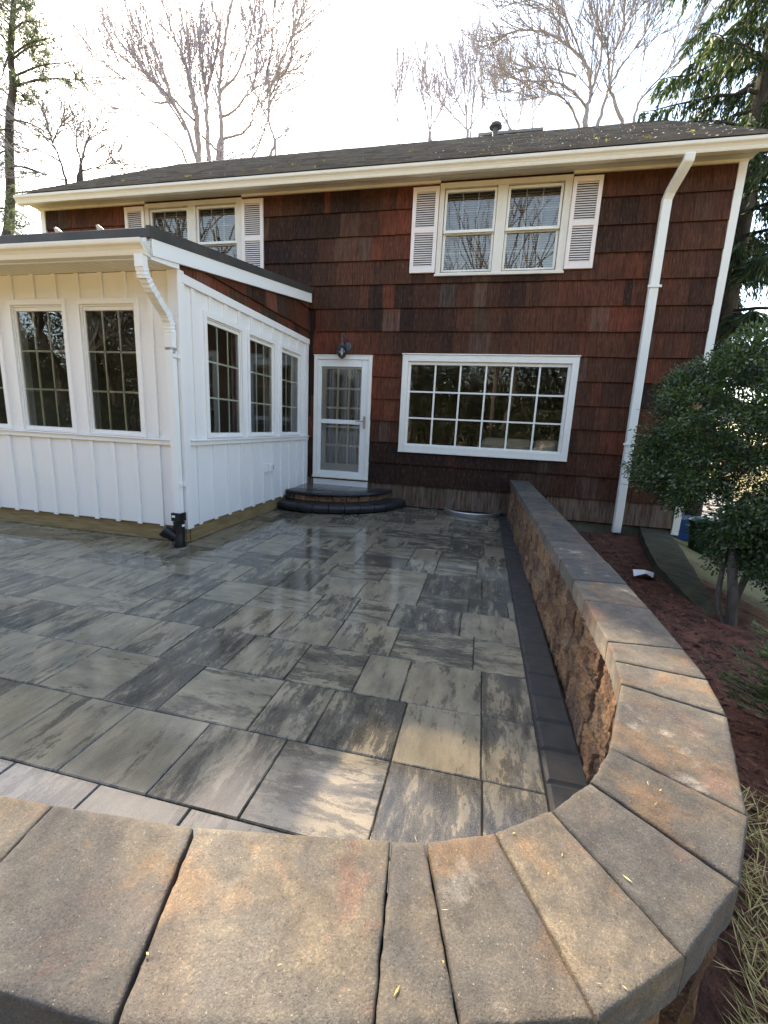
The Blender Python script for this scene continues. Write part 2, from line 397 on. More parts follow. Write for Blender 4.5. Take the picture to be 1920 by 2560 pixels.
M['box']=leaf_mat('shrub_leaf',[(0,(.018,.036,.018)),(.5,(.052,.092,.040)),(.85,(.105,.155,.058)),(1,(.19,.23,.075))],.34,.26)
M['spruce']=leaf_mat('spruce_needle',[(0,(.016,.030,.016)),(.55,(.036,.060,.026)),(.85,(.066,.095,.036)),(1,(.10,.125,.045))],.6,.3,.3)
M['pine']=leaf_mat('pine_needle',[(0,(.06,.08,.068)),(.6,(.11,.135,.11)),(1,(.17,.19,.14))],.6,.3,.3)
M['cypress']=leaf_mat('cypress_spray',[(0,(.035,.062,.022)),(.6,(.085,.120,.040)),(1,(.16,.19,.07))],.55,.3,.3)
M['wood']=leaf_mat('woodland_leaf',[(0,(.016,.020,.011)),(.6,(.024,.030,.016)),(1,(.034,.038,.022))],.7,.06,.05)
M['brown']=leaf_mat('dead_leaf',[(0,(.10,.055,.025)),(1,(.26,.16,.09))],.7,.3,.3)
M['straw']=leaf_mat('straw',[(0,(.22,.145,.050)),(.5,(.46,.32,.115)),(.95,(.66,.50,.22)),(1,(.16,.15,.04))],.6,.08,.3)
M['moss']=leaf_mat('moss',[(0,(.16,.15,.03)),(.7,(.30,.27,.06)),(1,(.50,.46,.25))],.8,.1,.2)
M['glint']=simple('pale_glint',(.55,.53,.50),(.70,.68,.64),10,.5,.02)  # pale colour standing in for glints on the roof
def ground_mat():
    t=NT('ground_litter'); v=t.pos(); n=t.noise(v,1.4,6,.6)
    c=t.mix(t.rng(n,.4,.62),(.055,.050,.018),(.15,.135,.035)); c=t.mix(t.rng(t.noise(v,22,5,.7),.45,.7,0,.7),c,(.17,.12,.07))
    sp=t.node('ShaderNodeSeparateXYZ'); t.l.new(v,sp.inputs[0])
    c=t.mix(t.rng(sp.outputs[1],-1.0,-2.5,0,1), c, t.mix(t.noise(v,40,4,.7),(.30,.22,.11),(.52,.40,.22)))  # unseen straw yard behind the camera, coloured pale to bounce warm light
    return t.done(c,.95,t.bump(t.noise(v,30,6,.75),.9,.03))
M['ground']=ground_mat()

# ------------------------------------------------------------------ ground
def gz(x,y):
    s=min(1,max(0,(x-2.35-.06*(y-3))/1.5)); s=s*s*(3-2*s)
    base=-.06-.10*min(1,max(0,(y-2)/4)) if x>.4 else -.06
    return base*(1-s)-.60*s-.0*y
def grid(xs,ys,fz):
    mb=MB(); vs=[(x,y,fz(x,y)) for y in ys for x in xs]; n=len(xs)
    fs=[(j*n+i,j*n+i+1,(j+1)*n+i+1,(j+1)*n+i) for j in range(len(ys)-1) for i in range(n-1)]
    mb.raw(vs,fs); return mb
xs=[-400,-120,-50,-25,-12,-6,-3,0,.4]+[.6+.15*i for i in range(34)]+[6,8,12,20,40,120,400]
ys=[-400,-120,-40,-20,-10,-5,-2,-1,0]+[.25*i for i in range(1,40)]+[10.5,12,15,20,30,60,150,400]
g=grid(xs,ys,lambda x,y: gz(x,y)-.03).build('ground',M['ground'],smooth=True); g['kind']='structure'
def soil_z(x,y):
    return gz(x,y)+.012+.030*noise.noise((x*2.1,y*2.1,.3))+.016*noise.noise((x*9,y*9,2.))+.008*noise.noise((x*31,y*31,5.))
sx=[.40+.028*i for i in range(86)]; sy=[-.6+.036*i for i in range(211)]
o=grid(sx,sy,lambda x,y: soil_z(x,y) - (.08*max(0,(x-2.3))/.4 if x>2.3 else 0)).build('soil_bed',M['soil'],smooth=True); o['kind']='structure'
mb=MB()
for i in range(5200):
    x=random.uniform(.72,2.35); y=random.uniform(.6,6.95); z=soil_z(x,y)
    if x>1.9 and y>3.5: continue
    a=random.uniform(0,6.28); l=random.uniform(.006,.022); wd=l*random.uniform(.25,.6); t=random.uniform(-.5,.5)
    dx,dy=math.cos(a)*l,math.sin(a)*l; ex,ey=-math.sin(a)*wd,math.cos(a)*wd
    mb.face([(x-dx-ex,y-dy-ey,z+.004-t*l),(x+dx-ex,y+dy-ey,z+.004+t*l),(x+dx+ex,y+dy+ey,z+.008+t*l),(x-dx+ex,y-dy+ey,z+.008-t*l)])
tag(mb.build('mulch',M['mulch']),'loose reddish mulch and bark chips on the soil behind the seat wall','mulch',kind='stuff')
mb=MB(); mb.box(4.7,8.6,9.0,70,-.70,-.595)
tag(mb.build('driveway',M['asphalt']),kind='structure')

# ------------------------------------------------------------------ patio
mb=MB(); mb.box(-7.5,.52,.45,7.0,-.09,-.010)
o=mb.build('patio_bed',M['border']); o['kind']='structure'
def paver(mb,x0,x1,y0,y1,r,orient,z=0.0,ch=.0045,gap=.0020,jit=.0014):
    x0+=gap;x1-=gap;y0+=gap;y1-=gap
    dz=[z+random.uniform(-jit,jit)]*4
    tl=random.uniform(-jit,jit); dz=[z+tl, z+tl+random.uniform(-jit,jit), z-tl, z-tl+random.uniform(-jit,jit)]
    top=[(x0+ch,y0+ch,dz[0]),(x1-ch,y0+ch,dz[1]),(x1-ch,y1-ch,dz[2]),(x0+ch,y1-ch,dz[3])]
    rim=[(x0,y0,z-ch*.8),(x1,y0,z-ch*.8),(x1,y1,z-ch*.8),(x0,y1,z-ch*.8)]
    bot=[(p[0],p[1],z-.05) for p in rim]
    ou,ov=random.uniform(0,90),random.uniform(0,90)
    def uv(ps): return [((p[0]+ou,p[1]+ov) if orient==0 else (p[1]+ou,p[0]+ov)) for p in ps]
    mb.face(top,r=r,uv=uv(top))
    for i in range(4):
        j=(i+1)%4
        q=[rim[i],rim[j],top[j],top[i]]; mb.face(q,r=r*.6,uv=uv(q))
        q=[bot[i],bot[j],rim[j],rim[i]]; mb.face(q,r=r*.4,uv=uv(q))
mb=MB(); rnd=random.Random(11)
U=.0963; XR=.352
def block(x0,y0):
    # twelve by eight modules, split into pavers the way the layers laid them
    out=[]; h=rnd.choice([(4,4)]*7+[(3,5),(5,3),(4,4)]); ya=0
    for hh in h:
        xa=0
        for ww in rnd.choice([(3,4,5),(4,4,4),(5,4,3),(3,5,4),(4,3,5),(5,3,4),(4,5,3)]): out.append((xa,xa+ww,ya,ya+hh)); xa+=ww
        ya+=hh
    return [(x0+a*U,x0+b*U,y0+c*U,y0+d*U) for a,b,c,d in out]
def lay(a,b,c,d):
    lx,ly=b-a,d-c
    paver(mb,a,b,max(c,.45),d,rnd.random(),0 if (lx>ly*1.05)==(rnd.random()<.78) else 1)
NEAR=[(.705,1.090,[-1.62,-1.237,-.865,-.485,-.243,.117,.352]),(1.090,1.483,[-1.80,-1.440,-1.055,-.690,-.243,.117,.352]),(1.483,1.872,[-1.63,-1.345,-.885,-.608,-.243,.112,.352]),(1.872,2.262,[-1.65,-1.262,-.898,-.528,-.283,.112,.352])]
for c,d,xs_ in NEAR:
    for a,b in zip(xs_,xs_[1:]): lay(a,b,c,d)
    x=xs_[0]
    while x>-6:
        wd_=rnd.choice([.29,.385,.385,.47]); lay(x-wd_,x,c,d); x-=wd_
y=2.262; row=0
shift=[0,.43,-.29,.55,-.4,.22,.6]
while y<6.98:
    x=XR-12*U*8+shift[row%7]
    while x<XR:
        for (a,b,c,d) in block(x,y):
            b=min(b,XR); d=min(d,6.99)
            if b-a<.03 or d-c<.03 or b<-7: continue
            if XR-b<.03: b=XR
            lay(a,b,c,d)
        x+=12*U
    y+=8*U; row+=1
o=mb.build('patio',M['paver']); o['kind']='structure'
mb=MB(); y=.95
while y<6.97:
    l=random.uniform(.17,.24)
    a=XR+.002; b=.53
    paver(mb,a+random.uniform(0,.005),b,y,min(y+l,6.98),random.random(),0,z=.001,ch=.014,gap=.003,jit=.003)
    y+=l
o=mb.build('patio_border',M['border']); o['kind']='structure'

# ------------------------------------------------------------------ seat wall
# joints between cap stones, inner end and outer end
J=[((-1.66,.45),(-1.60,.20)),((-1.34,.492),(-1.29,.24)),((-1.03,.525),(-1.0,.275)),((-.741,.551),(-.70,.303)),((-.453,.580),(-.379,.318)),((-.097,.648),(-.066,.395)),((-.035,.662),(.041,.424)),
   ((.089,.716),(.215,.478)),((.202,.796),(.361,.585)),((.296,.895),(.499,.726)),((.37,1.02),(.595,.889)),((.483,1.331),(.728,1.245)),((.505,1.471),(.766,1.435)),
   ((.519,1.616),(.779,1.640)),((.524,2.022),(.790,2.010)),((.527,2.301),(.793,2.330)),((.524,2.673),(.796,2.70)),((.519,3.13),(.792,3.14)),((.515,3.55),(.790,3.56)),((.510,3.95),(.787,3.965)),
   ((.505,4.33),(.783,4.33)),((.50,4.82),(.778,4.82)),((.495,5.22),(.773,5.22)),((.490,5.70),(.768,5.70)),((.485,6.08),(.762,6.08)),((.480,6.55),(.756,6.55)),((.476,6.96),(.750,6.96))]
ZT=.58; ZB=.500
seat=thing('seat_wall',(.6,3.0,0),'low curved seat wall of tan split-face blocks with flat cap stones round the patio','wall')
def cap(i):
    (a,b),(c,d)=J[i],J[i+1]
    A,B,C_,D=[Vector((*p,0)) for p in (a,b,d,c)]     # inner0, outer0, outer1, inner1
    A=A.copy();B=B.copy();C_=C_.copy();D=D.copy()
    cen=(A+B+C_+D)/4
    ga=(D-A).normalized()*.0018; gb=(C_-B).normalized()*.0018
    A+=ga; D-=ga; B+=gb; C_-=gb
    jx=Vector((random.uniform(-.0025,.0025),random.uniform(-.0025,.0025),0))
    ang=random.uniform(-.006,.006)
    def tw(p):
        q=p-cen; return cen+jx*.7+Vector((q.x-ang*q.y,q.y+ang*q.x,0))
    A,B,C_,D=map(tw,(A,B,C_,D))
    N=26; Mq=max(10,int((D-A).length/.011)); Mq=min(Mq,44)
    dzs=random.uniform(-.0015,.0015)
    W=(B-A).length; L=((D-A).length+(C_-B).length)/2
    def pt(u,v,z,j):
        p=(A.lerp(B,u)).lerp(D.lerp(C_,u),v)
        n1=noise.noise((p.x*42+i*7,p.y*42,z*9+i)); n2=noise.noise((p.x*42,p.y*42+i*9,3.7+i)); n3=noise.noise((p.x*130,p.y*130,i))
        return Vector((p.x+(n1*.0022+n3*.0012)*j, p.y+(n2*.0022-n3*.0012)*j, z))
    rings=[(.0,-.0062),(.0018,-.0022),(.0052,-.0005)]
    def coords(n,tot):
        e=[r[0]/tot for r in rings]; inner=[e[-1]+(1-2*e[-1])*k/(n) for k in range(1,n)]
        return e+inner+[1-q for q in reversed(e)]
    us,vs=coords(N,W),coords(Mq,L)
    def dep(k,n): 
        m=min(k,n-1-k); return rings[m][1] if m<3 else 0.0
    vsx=[]; nu,nv=len(us),len(vs)
    for b_,v in enumerate(vs):
        for a_,u in enumerate(us):
            z=ZT+dzs+min(dep(a_,nu),dep(b_,nv)); j=1.0 if min(a_,nu-1-a_,b_,nv-1-b_)<3 else 0
            p=pt(u,v,z,j); p.z+=.0008*noise.noise((p.x*25,p.y*25,i)) + (.0022*min(0,noise.noise((p.x*60,p.y*60,i+4))+.1) if min(a_,nu-1-a_,b_,nv-1-b_)<2 else 0)
            vsx.append(p)
    fs=[(y*nu+x,y*nu+x+1,(y+1)*nu+x+1,(y+1)*nu+x) for y in range(nv-1) for x in range(nu-1)]
    per=[x for x in range(nu)]+[y*nu+nu-1 for y in range(1,nv)]+[(nv-1)*nu+x for x in range(nu-2,-1,-1)]+[y*nu for y in range(nv-2,0,-1)]
    base=len(vsx)
    for q in per: p=vsx[q].copy(); p.z=ZB; vsx.append(p)
    n=len(per)
    for k in range(n): fs.append((per[(k+1)%n],per[k],base+k,base+(k+1)%n))
    fs.append(tuple(base+k for k in range(n)))
    # keep every face pointing out of the stone
    nrm=(vsx[fs[0][1]]-vsx[fs[0][0]]).cross(vsx[fs[0][2]]-vsx[fs[0][1]])
    if nrm.z<0: fs=[tuple(reversed(f)) for f in fs]
    m=MB(); m.raw(vsx,fs,r=random.random()); return m.build('cap_stone',M['cap'],seat,smooth=True)
for i in range(len(J)-1): cap(i)
def face_wall(side, step, courses, seed):
    """split-face blocks along the inner (0) or outer (1) ends of the joints"""
    rn=random.Random(seed); pts=[]
    pl=[Vector((*(j[side]),0)) for j in J]
    mid=[Vector(((j[0][0]+j[1][0])/2,(j[0][1]+j[1][1])/2,0)) for j in J]
    pl=[p.lerp(m,.085 if side==0 else .11) for p,m in zip(pl,mid)]
    acc=[0]
    for a,b in zip(pl,pl[1:]): acc.append(acc[-1]+(b-a).length)
    def at(s):
        s=min(max(s,0),acc[-1]-1e-6)
        for k in range(len(acc)-1):
            if acc[k+1]>=s: break
        t=(s-acc[k])/(acc[k+1]-acc[k]); p=pl[k].lerp(pl[k+1],t)
        q=pl[max(k-1,0)] if t<.5 else pl[k]; r=pl[k+1] if t<.5 else pl[min(k+2,len(pl)-1)]
        tg=(r-q).normalized(); n=Vector((tg.y,-tg.x,0)) 
        if side==0: n=-n
        return p,n
    m=MB(); zb=-.05; H=(ZB-.002-zb)/courses
    for c in range(courses):
        z0=zb+c*H; z1=z0+H; s=-rn.uniform(0,.2)
        while s<acc[-1]:
            L=rn.choice([.20,.30,.30,.40,.26]); s0=max(s,0); s1=min(s+L,acc[-1]); s+=L
            if s1-s0<.03: continue
            na=max(3,int((s1-s0)/step)); nb=max(3,int(H/step)); out=rn.uniform(-.012,.012); tilt=rn.uniform(-.05,.05); tz=rn.uniform(-.05,.05); sd=rn.uniform(0,99)
            vs=[]
            for b in range(nb+1):
                for a in range(na+1):
                    ss=s0+(s1-s0)*a/na; z=z0+(z1-z0)*b/nb; p,n=at(ss)
                    e=min(ss-s0,s1-ss,z-z0,z1-z)
                    edge=-.034*max(0,1-e/.013)**1.2
                    h=out+tilt*(ss-(s0+s1)/2)+tz*(z-(z0+z1)/2)+.009*noise.noise((ss*9+sd,z*11,sd))+.010*noise.noise((ss*26,z*26,sd+3))+.008*noise.noise((ss*60,z*60,sd))
                    # broken facets
                    h+=.010*(abs(noise.noise((ss*6+z*7,z*5-ss*3,sd*1.3)))-.2)
                    vs.append(p+n*(h*.8+edge)+Vector((0,0,z)))
            fs=[(b*(na+1)+a,b*(na+1)+a+1,(b+1)*(na+1)+a+1,(b+1)*(na+1)+a) for b in range(nb) for a in range(na)]
            if side==0: fs=[tuple(reversed(f)) for f in fs]
            m.raw(vs,fs,r=rn.random())
    return m
face_wall(0,.012,3,5).build('block_course',M['block'],seat,smooth=False)
face_wall(1,.03,3,9).build('block_course',M['block'],seat,smooth=False)
mb=MB()                                                   # solid core, so no light passes under the caps
for (a,b),(c,d) in zip(J,J[1:]):
    q=[Vector((*a,0)).lerp(Vector((*b,0)),.14),Vector((*b,0)).lerp(Vector((*a,0)),.14),Vector((*d,0)).lerp(Vector((*c,0)),.14),Vector((*c,0)).lerp(Vector((*d,0)),.14)]
    mb.prism([(p.x,p.y) for p in q],-.05,ZB-.004)
mb.build('wall_core',M['block'],seat)

# ------------------------------------------------------------------ house
house=thing('shingled_house',(-2.5,7,0),'two-storey house clad in dark red-brown cedar shakes with white trim','house')
HX0,HX1=-7.95,2.86; EAVE=4.80; RY,RZ=10.9,7.53
DOOR=(-2.795,-1.815,.26,2.385); PIC=(-1.325,1.268,.925,2.415); UPR=(-.905,.890,3.535,4.755); UPL=(-5.86,-4.065,3.535,4.755)
COURSE=[-.01+.372-.3405]+[.372+.3405*k for k in range(14)]
def shakes(mb, pl, u0,u1, holes, zlo, zhi, seed, tops=None, zmin=None):
    rn=random.Random(seed)
    for k,zb in enumerate(COURSE):
        zt=zb+.3405+.02
        if zt<zlo or zb>zhi: continue
        u=u0-rn.uniform(0,.1); cbase=rn.random()
        while u<u1:
            wdt=rn.choice([.10,.14,.18,.22,.26,.30])*rn.uniform(.9,1.1)
            a,b=max(u,u0),min(u+wdt,u1); u+=wdt
            if b-a<.012: continue
            r=rn.random()
            x=(a+b)/2
            if pl=='house':
                wave=noise.noise((x*.55,zb*.9,1.7))
                if rn.random()<.92: r=min(.82,max(0,.44+.70*wave+rn.uniform(-.12,.12)))
                if zb<.9 and zb>.3: r=r*.45
                if zb>3.6 and x>1.3: r=min(r,.44)+rn.choice([0,0,.5])*(rn.random()<.25)
            age=0.0
            if zb<.2: age=rn.uniform(.55,1); r=.88
            elif rn.random()<.10: age=rn.uniform(.1,.4)
            jz=rn.choice([0,0,0,1])*rn.uniform(-.005,.005); dp=rn.uniform(0,.004)
            z0=zb+jz; z1=zt
            if tops: z1=min(z1,tops(x)); 
            if z1-z0<.02: continue
            for (p,q,c,d) in subtract((a+.0016,b-.0016,z0,z1),holes):
                if zmin and zmin(p,c): continue
                t0=.034+dp; 
                def dd(z): return t0-(t0-.008)*(z-z0)/max(.05,(zt-z0))
                f0,f1=dd(c),dd(d)
                A=[P(pl,p,0,c),P(pl,q,0,c),P(pl,q,f0,c),P(pl,p,f0,c),P(pl,p,0,d),P(pl,q,0,d),P(pl,q,f1,d),P(pl,p,f1,d)]
                if pl=='side': mb.hexa(A,0,r,age)
                else: mb.hexa([A[i] for i in (3,2,1,0,7,6,5,4)],0,r,age)
holes=[DOOR,PIC,UPR,UPL]
def inset(r,d): return (r[0]+d,r[1]-d,r[2]+d,r[3]-d)
mb=MB()
shakes(mb,'house',HX0,HX1-.01,holes,0,EAVE-.03,3,tops=lambda x:EAVE-.03,zmin=lambda u,z:(u<-3.0 and z<2.95))
# sheathing behind the shakes, with the openings left out
for (a,b,c,d) in subtract((HX0,HX1,.0,EAVE+.02),[inset(h,.06) for h in holes]):
    mb.box(a,b,7.0,7.12,c,d,0,.1)
for x0,x1 in ((HX0,HX0+.12),(HX1-.12,HX1)):
    mb.prism([(x0,7.12),(x1,7.12),(x1,14.8),(x0,14.8)],-.3,EAVE+.02,0,.4)
    vs=[(x0,7.0,EAVE+.02),(x1,7.0,EAVE+.02),(x1,14.8,EAVE+.02),(x0,14.8,EAVE+.02),(x0,RY,RZ-.2),(x1,RY,RZ-.2)]
    mb.raw(vs,[(0,1,5,4),(1,2,5),(2,3,4,5),(3,0,4)],0,.4)
mb.box(HX0,HX1,14.68,14.8,-.3,EAVE+.02,0,.4)
mb.build('wall',M['shake'],house)
mb=MB(); mb.box(HX0,HX1,7.012,7.3,-.6,.034); mb.box(HX1-.2,HX1-.01,7.3,14.8,-1.0,-.02); mb.build('foundation',M['found'],house)
mb=MB(); mb.box(HX1-.02,HX1+.075,6.962,7.0,-.07,EAVE); mb.box(HX1+.035,HX1+.075,7.0,7.1,-.07,EAVE); mb.build('corner_board',M['trim'],house,bevel=.003)
mb=MB(); mb.box(HX0-.075,HX0+.02,6.962,7.0,0,EAVE); mb.build('corner_board',M['trim'],house,bevel=.003)
# eaves
X0,X1=-8.12,3.0
for a,b in ((X0,UPL[0]),(UPL[1],UPR[0]),(UPR[1],X1-.06)): mb=MB(); mb.box(a+.05 if a==X0 else a,b,6.958,6.999,EAVE-.038,EAVE-.002); mb.build('frieze_board',M['oldtrim'],house,bevel=.003)
mb=MB(); mb.box(X0,X1-.02,6.86,6.998,EAVE,EAVE+.02); mb.box(X0,X1-.02,6.702,6.852,EAVE+.004,EAVE+.02); mb.box(X0,X1-.02,6.852,6.86,EAVE+.008,EAVE+.02)
mb.build('soffit',M['soffit'],house)
mb=MB(); mb.box(X0,X1,6.682,6.702,EAVE-.075,EAVE+.075); mb.build('fascia',M['gutter'],house,bevel=.003)
def kgutter(x0,x1,yb,zt,zb,depth):
    """K-style gutter: profile swept along x, yb the back, opening at the top"""
    h=zt-zb; d=depth
    prof=[(0,zt+.01),(0,zb),(-d*.62,zb),(-d*.66,zb+h*.10),(-d*.70,zb+h*.32),(-d*.82,zb+h*.52),(-d*.97,zb+h*.66),(-d,zb+h*.74),(-d,zt-.012),(-d*.985,zt),(-d*.90,zt),(-d*.90,zt-.012),(-d*.94,zt-.016),(-d*.62,zb+h*.3),(-d*.6,zb+.006),(-.006,zb+.006),(-.006,zt+.01)]
    m=MB(); n=len(prof); vs=[(x,yb+a,z) for x in (x0,x1) for a,z in prof]
    m.raw(vs,[(i,(i+1)%n,n+(i+1)%n,n+i) for i in range(n)]+[tuple(range(n)),tuple(reversed(range(n,2*n)))],r=.5)
    for xa,xb in ((x0-.004,x0),(x1,x1+.004)):
        pr=prof[1:10]; k=len(pr); vs=[(x,yb+a,z) for x in (xa,xb) for a,z in pr]
        m.raw(vs,[(i,(i+1)%k,k+(i+1)%k,k+i) for i in range(k)]+[tuple(reversed(range(k))),tuple(range(k,2*k))],r=.5)
    return m
kgutter(X0+.02,X1+.10,6.68,4.838,4.718,.105).build('gutter',M['gutter'],house)
# roof: lapped shingles on a deck
roof=MB(); sl=math.atan2(RZ-4.868,RY-6.60); cs,sn=math.cos(sl),math.sin(sl); RL=(RY-6.60)/cs
def rp(x,s,h): return (x,6.60+s*cs-h*sn,4.868+s*sn+h*cs)
roof.raw([rp(X0,0,-.02),rp(X1+.02,0,-.02),rp(X1+.02,RL,-.02),rp(X0,RL,-.02)],[(0,1,2,3)],0,.2)
roof.raw([(X0,RY,RZ-.02),(X1,RY,RZ-.02),(X1,15.2,4.87),(X0,15.2,4.87)],[(0,1,2,3)],0,.4)
roof.raw([rp(X0,0,-.02),rp(X1+.02,0,-.02),rp(X1+.02,0,-.06),rp(X0,0,-.06)],[(0,1,2,3)],0,.2)
k=0; s=-.02
while s<RL:
    x=X0-random.uniform(0,.3)
    while x<X1:
        wd=random.choice([.17,.25,.33,.2]); a,b=max(x,X0),min(x+wd,X1+.03); x+=wd
        if b-a<.01: continue
        t=random.choice([.004,.007,.010]); e=min(s+.16,RL)
        q=[rp(a+.001,s,0),rp(b-.001,s,0),rp(b-.001,e,0),rp(a+.001,e,0),rp(a+.001,s,t+.008),rp(b-.001,s,t+.008),rp(b-.001,e,.002),rp(a+.001,e,.002)]
        roof.hexa(q,0,random.random())
    s+=.14; k+=1
x=X0
while x<X1:                                             # ridge caps
    b=min(x+.28,X1); roof.raw([(x,RY-.13,RZ-.075),(b,RY-.13,RZ-.085),(b,RY,RZ+.012),(x,RY,RZ+.022),(x,RY+.13,RZ-.075),(b,RY+.13,RZ-.085)],[(0,1,2,3),(3,2,5,4)],0,random.random()); x+=.25
rf=roof.build('roof',M['shingle'],house)
mb=MB(); mb.box(-.62,.62,11.05,11.75,7.0,7.62); mb.box(-.68,.68,10.99,11.81,7.62,7.67); mb.build('chimney',M['shingle'],rf)
mb=MB(); mb.lathe([(.05,-.25),(.05,.0),(.055,.01),(.04,.02)],(-.31,10.62,7.50),14); mb.lathe([(.02,-.005),(.125,.0),(.135,.02),(.12,.055),(.07,.085),(.02,.095)],(-.31,10.62,7.52),22)
mb.build('roof_vent',M['lampmetal'],rf,smooth=False)
mb=MB()
for cx,cs_,n in ((-5.9,.5,2),(-4.6,.25,3),(-3.9,.7,4),(-3.4,1.1,5),(-2.9,.4,2),(-1.2,1.9,3),(.25,.9,2),(.9,.5,2),(1.5,1.2,2),(2.0,.35,2),(-.6,.6,2),(2.4,.9,1)):
    for i in range((n+1)//2):
        x=cx+random.uniform(-.5,.5); s_=cs_+random.uniform(-.3,.3)
        for q in range(14):
            a=random.uniform(0,6.28); r_=.03*math.sqrt(random.random()); p=Vector(rp(x+r_*1.5*math.cos(a),s_+r_*math.sin(a),.012+.02*random.random()))
            d1=Vector((random.uniform(-1,1),random.uniform(-1,1),random.uniform(.1,1))).normalized()*.014; d2=d1.cross(Vector((random.uniform(-1,1),random.uniform(-1,1),1))).normalized()*.010
            mb.face([p-d1,p+d2,p+d1,p-d2])
o=mb.build('moss',M['moss'],rf); o['kind']='stuff'
mb=MB()  # tiny glints along the shingle edges, put in as pale flecks
for i in range(120):
    k=random.randrange(1,26); p=Vector(rp(random.choice([random.uniform(-1.4,2.9),random.uniform(-7,2.9)]) if i%3 else random.uniform(-.9,2.2),k*.14-.02,.016)); q=random.uniform(.003,.006)
    mb.face([p+Vector((-q*1.6,0,-q)),p+Vector((q*1.6,0,-q)),p+Vector((q,.004,q)),p+Vector((-q,.004,q))])
o=mb.build('glint_specks',M['glint'],rf); o['kind']='stuff'
# downspout, right end
ds=MB(); ds.tube([(2.15,6.63,4.73),(2.15,6.64,4.66),(2.13,6.70,4.60),(2.08,6.88,4.44),(2.065,6.925,4.36),(2.065,6.93,4.2),(2.085,6.93,-.10)],1.0,sq=(.115,.085),ref=(1,0,0))
dso=ds.build('downspout',M['trim'],house,bevel=.012)
for z in (3.3,1.2):
    mb=MB(); mb.box(1.985,2.155,6.874,6.886,z,z+.03); mb.build('strap',M['trim'],dso)

# upper windows: twin double-hung units with shutters
def upper_window(cx):
    o=(cx-.8975,cx+.8975,3.535,4.755)
    m=MB()
    ring(m,'house',o,(cx-.83,cx+.80,3.575,4.69),-.05,.042); wbox(m,'house',cx-.085,cx+.055,-.05,.036,3.575,4.69)
    ring(m,'house',(o[0]+.07,o[1]-.10,3.576,4.689),(cx-.81,cx+.78,3.60,4.675),-.10,-.05)
    wbox(m,'house',o[0]-.012,o[1]+.012,0,.062,3.525,3.555)
    wn_=m.build('window',M['oldtrim'],house,bevel=.003)
    for sx0,sx1 in ((cx-.822,cx-.090),(cx+.060,cx+.792)):
        f=MB(); ring(f,'house',(sx0,sx1,4.112,4.676),(sx0+.034,sx1-.034,4.152,4.642),-.035,.010); f.build('sash',M['trim'],wn_,bevel=.003)
        f=MB(); ring(f,'house',(sx0,sx1,3.592,4.128),(sx0+.034,sx1-.034,3.632,4.100),-.075,-.036); f.build('sash',M['trim'],wn_,bevel=.003)
        up=(sx0+.034,sx1-.034,4.152,4.642); lo=(sx0+.034,sx1-.034,3.632,4.100)
        pane('house',up,-.015,wn_,M['glass2']); pane('house',lo,-.055,wn_,M['glass2'])
        g=MB()
        for rc,dd in ((up,-.026),(lo,-.066)):
            for k in (1,2):
                u=rc[0]+(rc[1]-rc[0])*k/3; wbox(g,'house',u-.006,u+.006,dd-.006,dd,rc[2],rc[3])
            zc=(rc[2]+rc[3])/2; wbox(g,'house',rc[0],rc[1],dd-.0065,dd-.0005,zc-.006,zc+.006)
        g.build('muntin',M['trim'],wn_)
        b=MB(); z=3.62
        low=3.62 if True else 0
        while z<4.66:
            b.hexa([(sx0+.01,7.125,z),(sx1-.01,7.125,z),(sx1-.01,7.150,z+.022),(sx0+.01,7.150,z+.022),(sx0+.01,7.1265,z+.0015),(sx1-.01,7.1265,z+.0015),(sx1-.01,7.1515,z+.0235),(sx0+.01,7.1515,z+.0235)])
            z+=.030
        b.build('blind',M['blind'],wn_)
    return wn_
def shutter(u0,u1):
    m=MB(); z0,z1=3.575,4.715; c=.052
    ring(m,'house',(u0,u1,z0,z1),(u0+c,u1-c,z0+.085,z1-.062),.028,.062)
    wbox(m,'house',u0+c,u1-c,.028,.062,4.115,4.185)
    s_=m.build('shutter',M['shutter'],house,bevel=.003)
    l=MB()
    for a,b in ((z0+.085,4.115),(4.185,z1-.062)):
        n=int((b-a)/.029); 
        for k in range(n):
            z=a+(b-a)*(k+.35)/n
            A=[P('house',u0+c,.056,z-.008),P('house',u1-c,.056,z-.008),P('house',u1-c,.034,z+.013),P('house',u0+c,.034,z+.013)]
            l.hexa([A[0],A[1],A[2],A[3]]+[(p[0],p[1],p[2]+.005) for p in A])
    l.build('louvre',M['shutter'],s_)
    bk=MB(); wbox(bk,'house',u0+c,u1-c,.027,.030,z0+.085,z1-.062); bk.build('backing',M['black'],s_)
for cx in (-.0075,-4.9625):
    upper_window(cx)
    shutter(cx-1.285,cx-.905); shutter(cx+.902,cx+1.277)
# picture window
m=MB(); ring(m,'house',PIC,(-1.235,1.175,1.018,2.318),-.05,.045); wbox(m,'house',PIC[0]-.01,PIC[1]+.01,0,.06,2.415,2.432)
ring(m,'house',(PIC[0]-.0,PIC[1]+.0,PIC[2]-.018,PIC[2]-.001),(PIC[0]+.3,PIC[1]-.3,PIC[2]-.01,PIC[2]-.009),0,.06)
pw=m.build('picture_window',M['trim'],house,bevel=.004)
m=MB(); ring(m,'house',(-1.234,1.174,1.019,2.317),(-1.192,1.130,1.048,2.270),-.06,.012); m.build('sash',M['trim'],pw,bevel=.003)
pane('house',(-1.192,1.130,1.048,2.270),-.03,pw,M['glass'])
m=MB()
for k in range(1,6):
    u=-1.192+2.322*k/6; wbox(m,'house',u-.013,u+.013,-.028,-.004,1.048,2.270)
for k in (1,2):
    z=1.048+1.222*k/3; wbox(m,'house',-1.192,1.130,-.027,-.002,z-.012,z+.012)
m.build('muntin',M['trim'],pw)
